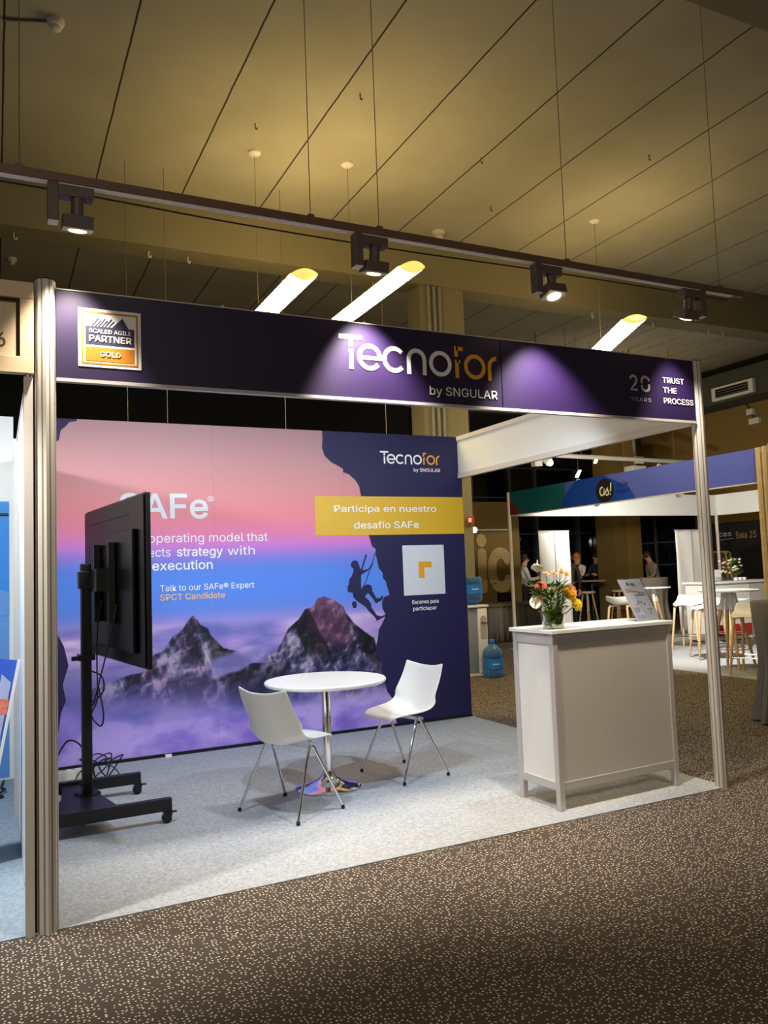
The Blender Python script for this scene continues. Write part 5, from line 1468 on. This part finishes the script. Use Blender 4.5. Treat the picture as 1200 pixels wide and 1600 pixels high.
mb.bx(15.82, 15.86, 9.93, 10.53, 1.63, 1.66); mb.build('door_frame', M['tan_letter'], dr)
ai = root('air_vent', (15.15, 9.4, 5.5), 'long pale air conditioner vent high on the dark bulkhead at right', 'vent')
MB().bx(15.10, 15.20, 8.4, 9.55, 5.20, 5.52, 0.01).build('vent_frame', M['white_metal'], ai)
MB().bx(15.08, 15.102, 8.52, 9.42, 5.26, 5.46).build('vent_opening', M['darkglass'], ai)
for k in range(3): MB().bx(15.07, 15.10, 8.52, 9.42, 5.28 + 0.06 * k, 5.29 + 0.06 * k).build('slat', M['alu_groove'], ai)
for i, (y, z, wdt, lab) in enumerate(((9.18, 4.94, 0.18, 'upper'), (9.08, 4.70, 0.28, 'lower'))):
    t = root('wall_box', (15.97, y, z), 'small white box on the brown wall under the air vent, ' + lab + ' one', 'box', 'white boxes on the brown wall')
    MB().bx(15.90, 16.0, y - wdt / 2, y + wdt / 2, z - 0.07, z + 0.07, 0.006).build('case', M['white_metal'], t)
    MB().cyl((15.93, y, z + 0.06), (15.97, y + 0.12, z + 0.22), 0.010).build('cable', M['cable'], t)
pj = root('projector', (12.47, 9.45, 3.6), 'white projector hanging near the brown wall above the blue fascia', 'projector')
MB().bx(12.28, 12.66, 9.30, 9.60, 3.42, 3.58, 0.02).build('body', M['white_metal'], pj)
MB().bx(12.36, 12.58, 9.28, 9.32, 3.62, 3.78, 0.01).build('speaker_box', M['detector'], pj)
MB().cyl((12.47, 9.45, 3.57), (12.47, 9.45, HC), 0.02).build('drop_pole', M['soffit'], pj)
MB().cyl((12.40, 9.29, 3.70), (12.40, 9.25, 3.70), 0.04).build('lens', M['darkglass'], pj)
# far rail with a spot
fr_ = root('far_lighting_rail', (11.8, 9.0, 3.66), 'white lighting rail hanging above the blue fascia', 'track')
MB().cyl((9.97, 9.0, 3.68), (13.6, 9.0, 3.64), 0.045, n=10).build('rail_tube', M['white_metal'], fr_)
for x in (10.6, 13.2): MB().cyl((x, 9.0, 3.68), (x, 9.0, HC), 0.006, n=6).build('suspension_wire', M['wire'], fr_)
t = root('far_spotlight', (9.72, 9.0, 3.6), 'glowing spotlight at the left end of the far white rail', 'spotlight')
MB().cyl((9.62, 9.05, 3.66), (9.70, 8.90, 3.52), 0.07, 0.085, 16).build('lamp_head', M['white_metal'], t)
MB().ball((9.705, 8.885, 3.505), 0.062).build('lens', M['glow_bulb'], t)
MB().bx(9.4, 9.58, 8.97, 9.1, 3.45, 3.68).build('gear_box', M['white_metal'], t)
MB().cyl((9.62, 9.05, 3.68), (9.62, 9.05, HC), 0.01, n=6).build('drop_rod', M['wire'], t)
for i, (x, y, z, lab) in enumerate(((10.0, 8.6, 3.72, 'small glowing lamp on the end of the far white rail'), (7.93, 9.0, 2.19, 'small glowing bulb beside the olive wall with letters'))):
    t = root('small_lamp', (x, y, z), lab, 'lamp', 'small far lamps')
    MB().ball((x, y, z), 0.055, (1.3, 1, 0.8) if i == 0 else (1, 1, 1)).build('bulb', M['glow_bulb'], t)
    MB().cyl((x, y, z + 0.04), (x, y, HC), 0.004, n=6).build('drop_wire', M['wire'], t)
t = root('slim_rail', (8.6, 10.7, 2.3), 'thin pale rail along the top of the olive wall with letters', 'rail')
MB().cyl((7.9, 10.74, 2.28), (9.9, 10.74, 2.28), 0.016, n=8).build('rail_tube', M['white_metal'], t)
for x in (8.1, 9.7): MB().cyl((x, 10.74, 2.28), (x, 10.82, 2.28), 0.012, n=6).build('bracket', M['white_metal'], t)
for i, (x, y, z, rz) in enumerate(((10.75, 9.3, 3.36, -50), (11.15, 9.2, 3.62, -50))):
    t = root('far_pendant_light', (x, y, z), 'small glowing pendant far away left of the blue fascia emblem, ' + ('lower' if i == 0 else 'upper') + ' one', 'ceiling light', 'far pendant lights', R_(rz))
    MB().box((0, 0, 0), (0.06, 0.42 if i == 0 else 0.2, 0.03), Matrix.Rotation(R_(24), 3, 'X'), 0.008).build('diffuser', M['glow_bulb'], t, False)
    MB().cyl((0, 0, 0.01), (0, 0, HC - z), 0.004, n=6).build('suspension_wire', M['wire'], t, False)
# reflections painted on the window glass as mirrored lettering
text(wn, Plane((0, 14.9, 0), (1, 0, 0), (0, 0, 1), (0, -1, 0)), 'OLOGI', 11.9, 13.25, 2.16, 0.15, M['nb_blue2'], 0.005, mirror=True, name='painted_reflection')
text(wn, Plane((0, 14.9, 0), (1, 0, 0), (0, 0, 1), (0, -1, 0)), 'INNOVA', 11.7, 13.2, 1.86, 0.17, M['nb_blue2'], 0.005, 0.02, mirror=True, name='painted_reflection')

# ---- draped tables
def draped(x, y, r, zt, m, label, seed=0, nf=11):
    t = root('draped_table', (x, y, 0), label, 'table', 'draped standing tables')
    def wav(a, z, rr):
        k = max(0.0, (zt - 0.03 - z) / zt)
        return 0.05 * k * (math.sin(a * nf + seed) + 0.5 * math.sin(a * (nf * 2 + 1) + 2 * seed))
    prof = [(r * 0.98, zt)] + [(r * (1.0 + 0.02 * math.sin(i)) - 0.05 * math.sin(PI * i / 9), zt - 0.015 - (zt - 0.03) * i / 9) for i in range(10)]
    prof[-1] = (r * 1.03, 0.012)
    MB().lathe(prof, (0, 0, 0), 96, True, False, wav).build('table_cloth', M[m], t, False, True)
    MB().cyl((0, 0, 0.0), (0, 0, zt - 0.03), 0.04).build('column', M['black_paint'], t, False)
    MB().lathe([(r * 0.75, 0), (r * 0.75, 0.02)], (0, 0, 0), 24).build('base', M['black_paint'], t, False)
draped(6.27, 1.10, 0.36, 1.08, 'grey_cloth', 'round standing table under a dark grey cloth, cut by right edge', 1)
draped(12.27, 9.05, 0.40, 1.13, 'olive_cloth', 'taupe draped standing table behind the sign holder', 3, 9)

# ---- far bar table with stools
t = root('bar_table', (13.25, 12.0, 0), 'dark pedestal bar table with round top among the far guests', 'table')
MB().lathe([(0.36, 1.02), (0.37, 1.03), (0.36, 1.05)], (13.25, 12.0, 0), 30).build('table_top', M['tan_letter'], t, smooth=True)
MB().cyl((13.25, 12.0, 0.02), (13.25, 12.0, 1.02), 0.04).build('column', M['black_paint'], t)
MB().bx(12.95, 13.55, 11.7, 12.3, 0, 0.025).build('base', M['black_paint'], t)
def wood_stool(x, y, label):
    t = root('wooden_stool', (x, y, 0), label, 'stool', 'far wooden stools')
    MB().lathe([(0.17, 0.74), (0.19, 0.75), (0.19, 0.79), (0.17, 0.80)], (0, 0, 0), 20).build('seat', M['wood'], t, False, True)
    for a in (45, 135, 225, 315):
        ca, sa = math.cos(R_(a)), math.sin(R_(a))
        MB().tube([(0.11 * ca, 0.11 * sa, 0.75), (0.23 * ca, 0.23 * sa, 0)], [0.02, 0.015], 8).build('leg', M['wood'], t, False, True)
    MB().tube([(0.18 * math.cos(R_(k * 30)), 0.18 * math.sin(R_(k * 30)), 0.28) for k in range(13)], 0.008, 6).build('foot_ring', M['black_paint'], t, False)
wood_stool(12.76, 11.6, 'wooden stool left of the far pedestal bar table')
wood_stool(13.68, 11.50, 'wooden stool right of the far pedestal bar table')
t = root('notice_sheet', (14.0, 14.7, 1.3), 'small cream notice on the dark glass left of the far column', 'notice')
MB().bx(14.58, 14.80, 14.86, 14.88, 1.38, 1.72).build('sheet', M['paper'], t)
MB().bx(14.60, 14.78, 14.88, 14.90, 1.40, 1.70).build('backing', M['tan_letter'], t)

# ================================================================== PEOPLE (far away)
def person(loc, rz, label, J, col, hair, hair_m, group=None):
    """J: joint name -> (x,y,z) ; one skinned body, clothing by zone; x = facing direction"""
    t = root('person', loc, label, 'person', group, rz)
    names = list(J.keys()); idx = {k: i for i, k in enumerate(names)}
    verts = [J[k][:3] for k in names]
    E = [('pelvis', 'waist'), ('waist', 'chest'), ('chest', 'neck'), ('neck', 'head'), ('head', 'crown')]
    for s_ in 'LR':
        E += [('chest', 'sho' + s_), ('sho' + s_, 'elb' + s_), ('elb' + s_, 'wri' + s_), ('wri' + s_, 'palm' + s_), ('pelvis', 'hip' + s_), ('hip' + s_, 'kne' + s_), ('kne' + s_, 'ank' + s_), ('ank' + s_, 'toe' + s_)]
    rad = dict(pelvis=.14, waist=.125, chest=.145, neck=.052, head=.092, crown=.075)
    for s_ in 'LR': rad.update({'sho' + s_: .062, 'elb' + s_: .042, 'wri' + s_: .028, 'palm' + s_: .034, 'hip' + s_: .095, 'kne' + s_: .06, 'ank' + s_: .04, 'toe' + s_: .036})
    edges = [(idx[a], idx[b]) for a, b in E]
    rads = [rad[k] for k in names]
    zone = {}
    for s_ in 'LR':      # five fingers
        w_ = Vector(J['wri' + s_]); p_ = Vector(J['palm' + s_]); d = (p_ - w_).normalized(); sd_ = d.orthogonal().normalized()
        for k in range(5):
            L_ = (0.055, 0.08, 0.088, 0.08, 0.06)[k]
            off = sd_ * (0.018 * (k - 2))
            a = p_ + d * 0.01 + off
            if k == 0: a = w_ + d * 0.03 + sd_ * -0.035; e = a + d * 0.045 - sd_ * 0.03
            else: e = a + d * L_ + Vector((0, 0, -0.012))
            ib = len(verts); verts += [tuple(a), tuple((a + e) / 2 + Vector((0, 0, 0.006))), tuple(e)]; rads += [0.010, 0.009, 0.007]
            edges += [(idx['palm' + s_] if k else idx['wri' + s_], ib), (ib, ib + 1), (ib + 1, ib + 2)]
    me = bpy.data.meshes.new('body'); me.from_pydata([tuple(v) for v in verts], edges, [])
    o = bpy.data.objects.new('body', me); COL.objects.link(o)
    o.modifiers.new('skin', 'SKIN')
    for i, v in enumerate(me.skin_vertices[0].data):
        v.radius = (rads[i], rads[i] * (0.78 if i in (idx['pelvis'], idx['waist'], idx['chest']) else 1)); v.use_root = (i == idx['pelvis'])
    ss = o.modifiers.new('sub', 'SUBSURF'); ss.levels = 1
    dg = bpy.context.evaluated_depsgraph_get()
    m2 = bpy.data.meshes.new_from_object(o.evaluated_get(dg))
    bpy.data.objects.remove(o); bpy.data.meshes.remove(me)
    keys = ['skin', 'top', 'sleeve', 'leg', 'shoe']
    b = link('body', m2, [M[col[k]] for k in keys], t, False, True)
    segs = []
    for a, c_ in E:
        z = 'skin'
        if a in ('pelvis', 'waist') and c_ in ('waist', 'chest'): z = 'top'
        elif a == 'chest' and c_ == 'neck': z = 'top'
        elif c_.startswith('sho') or c_.startswith('elb') or c_.startswith('wri'): z = 'sleeve'
        elif c_.startswith('hip') or c_.startswith('kne') or c_.startswith('ank'): z = 'leg'
        elif c_.startswith('toe'): z = 'shoe'
        segs.append((Vector(J[a]), Vector(J[c_]), keys.index(z)))
    for p in m2.polygons:
        c_ = p.center; best = None
        for (a, e, z) in segs:
            d = e - a; u = max(0, min(1, (c_ - a).dot(d) / max(1e-9, d.length_squared)))
            dd = (c_ - (a + d * u)).length
            if best is None or dd < best[0]: best = (dd, z)
        p.material_index = best[1]
    h = Vector(J['head']); cr_ = Vector(J['crown']); ax = (cr_ - h).normalized()
    q = ax.to_track_quat('Z', 'Y').to_matrix()
    hc = h + ax * 0.04
    fx = Vector((1, 0, 0)); fx = (fx - ax * fx.dot(ax)).normalized(); lx = ax.cross(fx)
    MB().ball(hc - fx * 0.02 + ax * 0.028, 0.108, (0.95, 0.9, 1.0)).ball(hc - fx * 0.06 - ax * hair, 0.085, (0.7, 0.95, 1.1)).build('hair', M[hair_m], b, False, True)
    f = MB().ball(hc + fx * 0.09 - ax * 0.02, 0.016, (1, .8, 1.3)); f.ball(hc + fx * 0.01 + lx * 0.095 - ax * 0.01, 0.022, (.8, .4, 1.2)); f.ball(hc + fx * 0.01 - lx * 0.095 - ax * 0.01, 0.022, (.8, .4, 1.2))
    f.build('nose_and_ears', M['skin'], b, False, True)
    e = MB().ball(hc + fx * 0.083 + lx * 0.035 + ax * 0.008, 0.009).ball(hc + fx * 0.083 - lx * 0.035 + ax * 0.008, 0.009); e.box(hc + fx * 0.088 - ax * 0.06, (0.012, 0.04, 0.008), Matrix((fx, lx, ax)).transposed())
    e.build('eyes_and_mouth', M['door_red'], b, False)
    return t
def stand_pose(lean=0.0, arms='down', sit=False, crouch=0):
    J = {}
    hz = 0.93
    J['pelvis'] = (0, 0, hz); 
    def up(z, dx=0): return (math.sin(lean) * (z - hz) + dx, 0, hz + math.cos(lean) * (z - hz))
    J['waist'] = up(1.10); J['chest'] = up(1.32); J['neck'] = up(1.49, 0.015); J['head'] = up(1.60, 0.04); J['crown'] = up(1.70, 0.05)
    for s_, sg_ in (('L', 1), ('R', -1)):
        c = up(1.40); J['sho' + s_] = (c[0], sg_ * 0.19, c[2])
        if arms == 'down': J['elb' + s_] = (c[0] - 0.02, sg_ * 0.25, c[2] - 0.29); J['wri' + s_] = (c[0] + 0.06, sg_ * 0.24, c[2] - 0.53); J['palm' + s_] = (c[0] + 0.08, sg_ * 0.235, c[2] - 0.60)
        elif arms == 'fwd': J['elb' + s_] = (c[0] + 0.08, sg_ * 0.25, c[2] - 0.27); J['wri' + s_] = (c[0] + 0.32, sg_ * 0.14, c[2] - 0.24); J['palm' + s_] = (c[0] + 0.39, sg_ * 0.11, c[2] - 0.22)
        elif arms == 'hip':
            if s_ == 'R': J['elbR'] = (c[0] - 0.12, -0.36, c[2] - 0.24); J['wriR'] = (c[0] - 0.03, -0.20, c[2] - 0.42); J['palmR'] = (c[0] + 0.0, -0.16, c[2] - 0.47)
            else: J['elbL'] = (c[0] + 0.1, 0.24, c[2] - 0.26); J['wriL'] = (c[0] + 0.30, 0.16, c[2] - 0.36); J['palmL'] = (c[0] + 0.36, 0.14, c[2] - 0.38)
        elif arms == 'face':
            J['elb' + s_] = (c[0] + 0.14, sg_ * 0.22, c[2] - 0.24); J['wri' + s_] = (c[0] + 0.28, sg_ * 0.10, c[2] - 0.04); J['palm' + s_] = (c[0] + 0.31, sg_ * 0.08, c[2] + 0.03)
        J['hip' + s_] = (0, sg_ * 0.09, hz - 0.05)
        J['kne' + s_] = (0.02 + 0.04 * (s_ == 'L'), sg_ * 0.10, 0.50); J['ank' + s_] = (-0.02, sg_ * 0.11, 0.08); J['toe' + s_] = (0.13, sg_ * 0.13, 0.036)
    return J
person((13.55, 12.80, 0), R_(195), 'person with ginger hair, black vest and white sleeves by the far bar table', stand_pose(0.10, 'face'),
       dict(skin='skin', top='c_black', sleeve='c_white', leg='c_black', shoe='c_black'), 0.06, 'hair_orange')
person((15.05, 11.6, 0), R_(170), 'person in a grey top with hand on hip, leaning over right of the far column', stand_pose(0.30, 'hip'),
       dict(skin='skin', top='c_grey', sleeve='c_grey', leg='c_navy', shoe='c_black'), 0.0, 'hair_dark')
person((12.15, 11.5, 0), R_(60), 'person in dark clothes standing just right of the left white banner', stand_pose(0.0, 'down'),
       dict(skin='skin', top='c_brown', sleeve='c_brown', leg='c_black', shoe='c_tan' if 'c_tan' in M else 'c_grey'), 0.0, 'hair_dark')
person((14.35, 13.0, 0), R_(200), 'person in dark navy behind the far bar table, next to the column', stand_pose(0.05, 'fwd'),
       dict(skin='skin', top='c_navy', sleeve='c_navy', leg='c_black', shoe='c_black'), 0.0, 'hair_dark')
person((11.3, 12.2, 0), R_(-20), 'person in a pale top seen between the flowers and the white post', stand_pose(0.05, 'fwd'),
       dict(skin='skin', top='c_grey', sleeve='c_white', leg='c_black', shoe='c_black'), 0.02, 'hair_dark')
# small wall lamps beyond the man
for i, (x, y, z) in enumerate(((16.7, 14.8, 1.72), (17.15, 14.8, 1.72))): pass
for i, (x, z) in enumerate(((15.05 + 0.35, 1.62), (15.05 + 0.75, 1.66))):
    t = root('table_lamp', (x, 13.6, 0), 'small bright lamp in the far dark window, ' + ('left' if i == 0 else 'right') + ' one', 'lamp', 'small bright lamps in the far window')
    MB().ball((x, 13.6, z), 0.05).build('bulb', M['glow_bulb'], t)
    MB().cyl((x, 13.6, 0.0), (x, 13.6, z - 0.04), 0.012, n=6).build('pole', M['black_paint'], t)
    MB().cyl((x, 13.6, 0.0), (x, 13.6, 0.02), 0.12, n=16).build('base', M['black_paint'], t)
# light in the neighbour stand on the left (its own arm light, out of the frame)
lamp('left_stand_light', 'SPOT', (-1.2, 0.5, 2.7), (-0.6, 2.2, 0.6), LIGHTS['left'], (0.92, 0.97, 1.0), 0.06, 140, 0.7)
lamp('fascia_fill_spot', 'SPOT', (7.0, 1.0, 5.6), (8.15, 5.4, 2.6), 420, (1.0, 0.92, 0.8), 0.08, 62, 0.6)  # unseen spot added to brighten the blue fascia, no fixture
lamp('post_fill_spot', 'SPOT', (-0.9, -0.34, 3.1), (-0.10, -0.02, 1.1), 330, (1.0, 0.93, 0.82), 0.05, 46, 0.8)  # extra spot out of frame, added to lift the left corner posts
lamp('front_fill_light', 'AREA', (-1.5, -7.0, 4.3), (1.6, 0.0, 1.2), 72, (1.0, 0.88, 0.72), 1.2)  # added area fill behind the camera for the stand's front faces
lamp('hall_light_far', 'POINT', (12.6, 10.6, 4.6), None, 40, (1.0, 0.72, 0.40), 0.15)
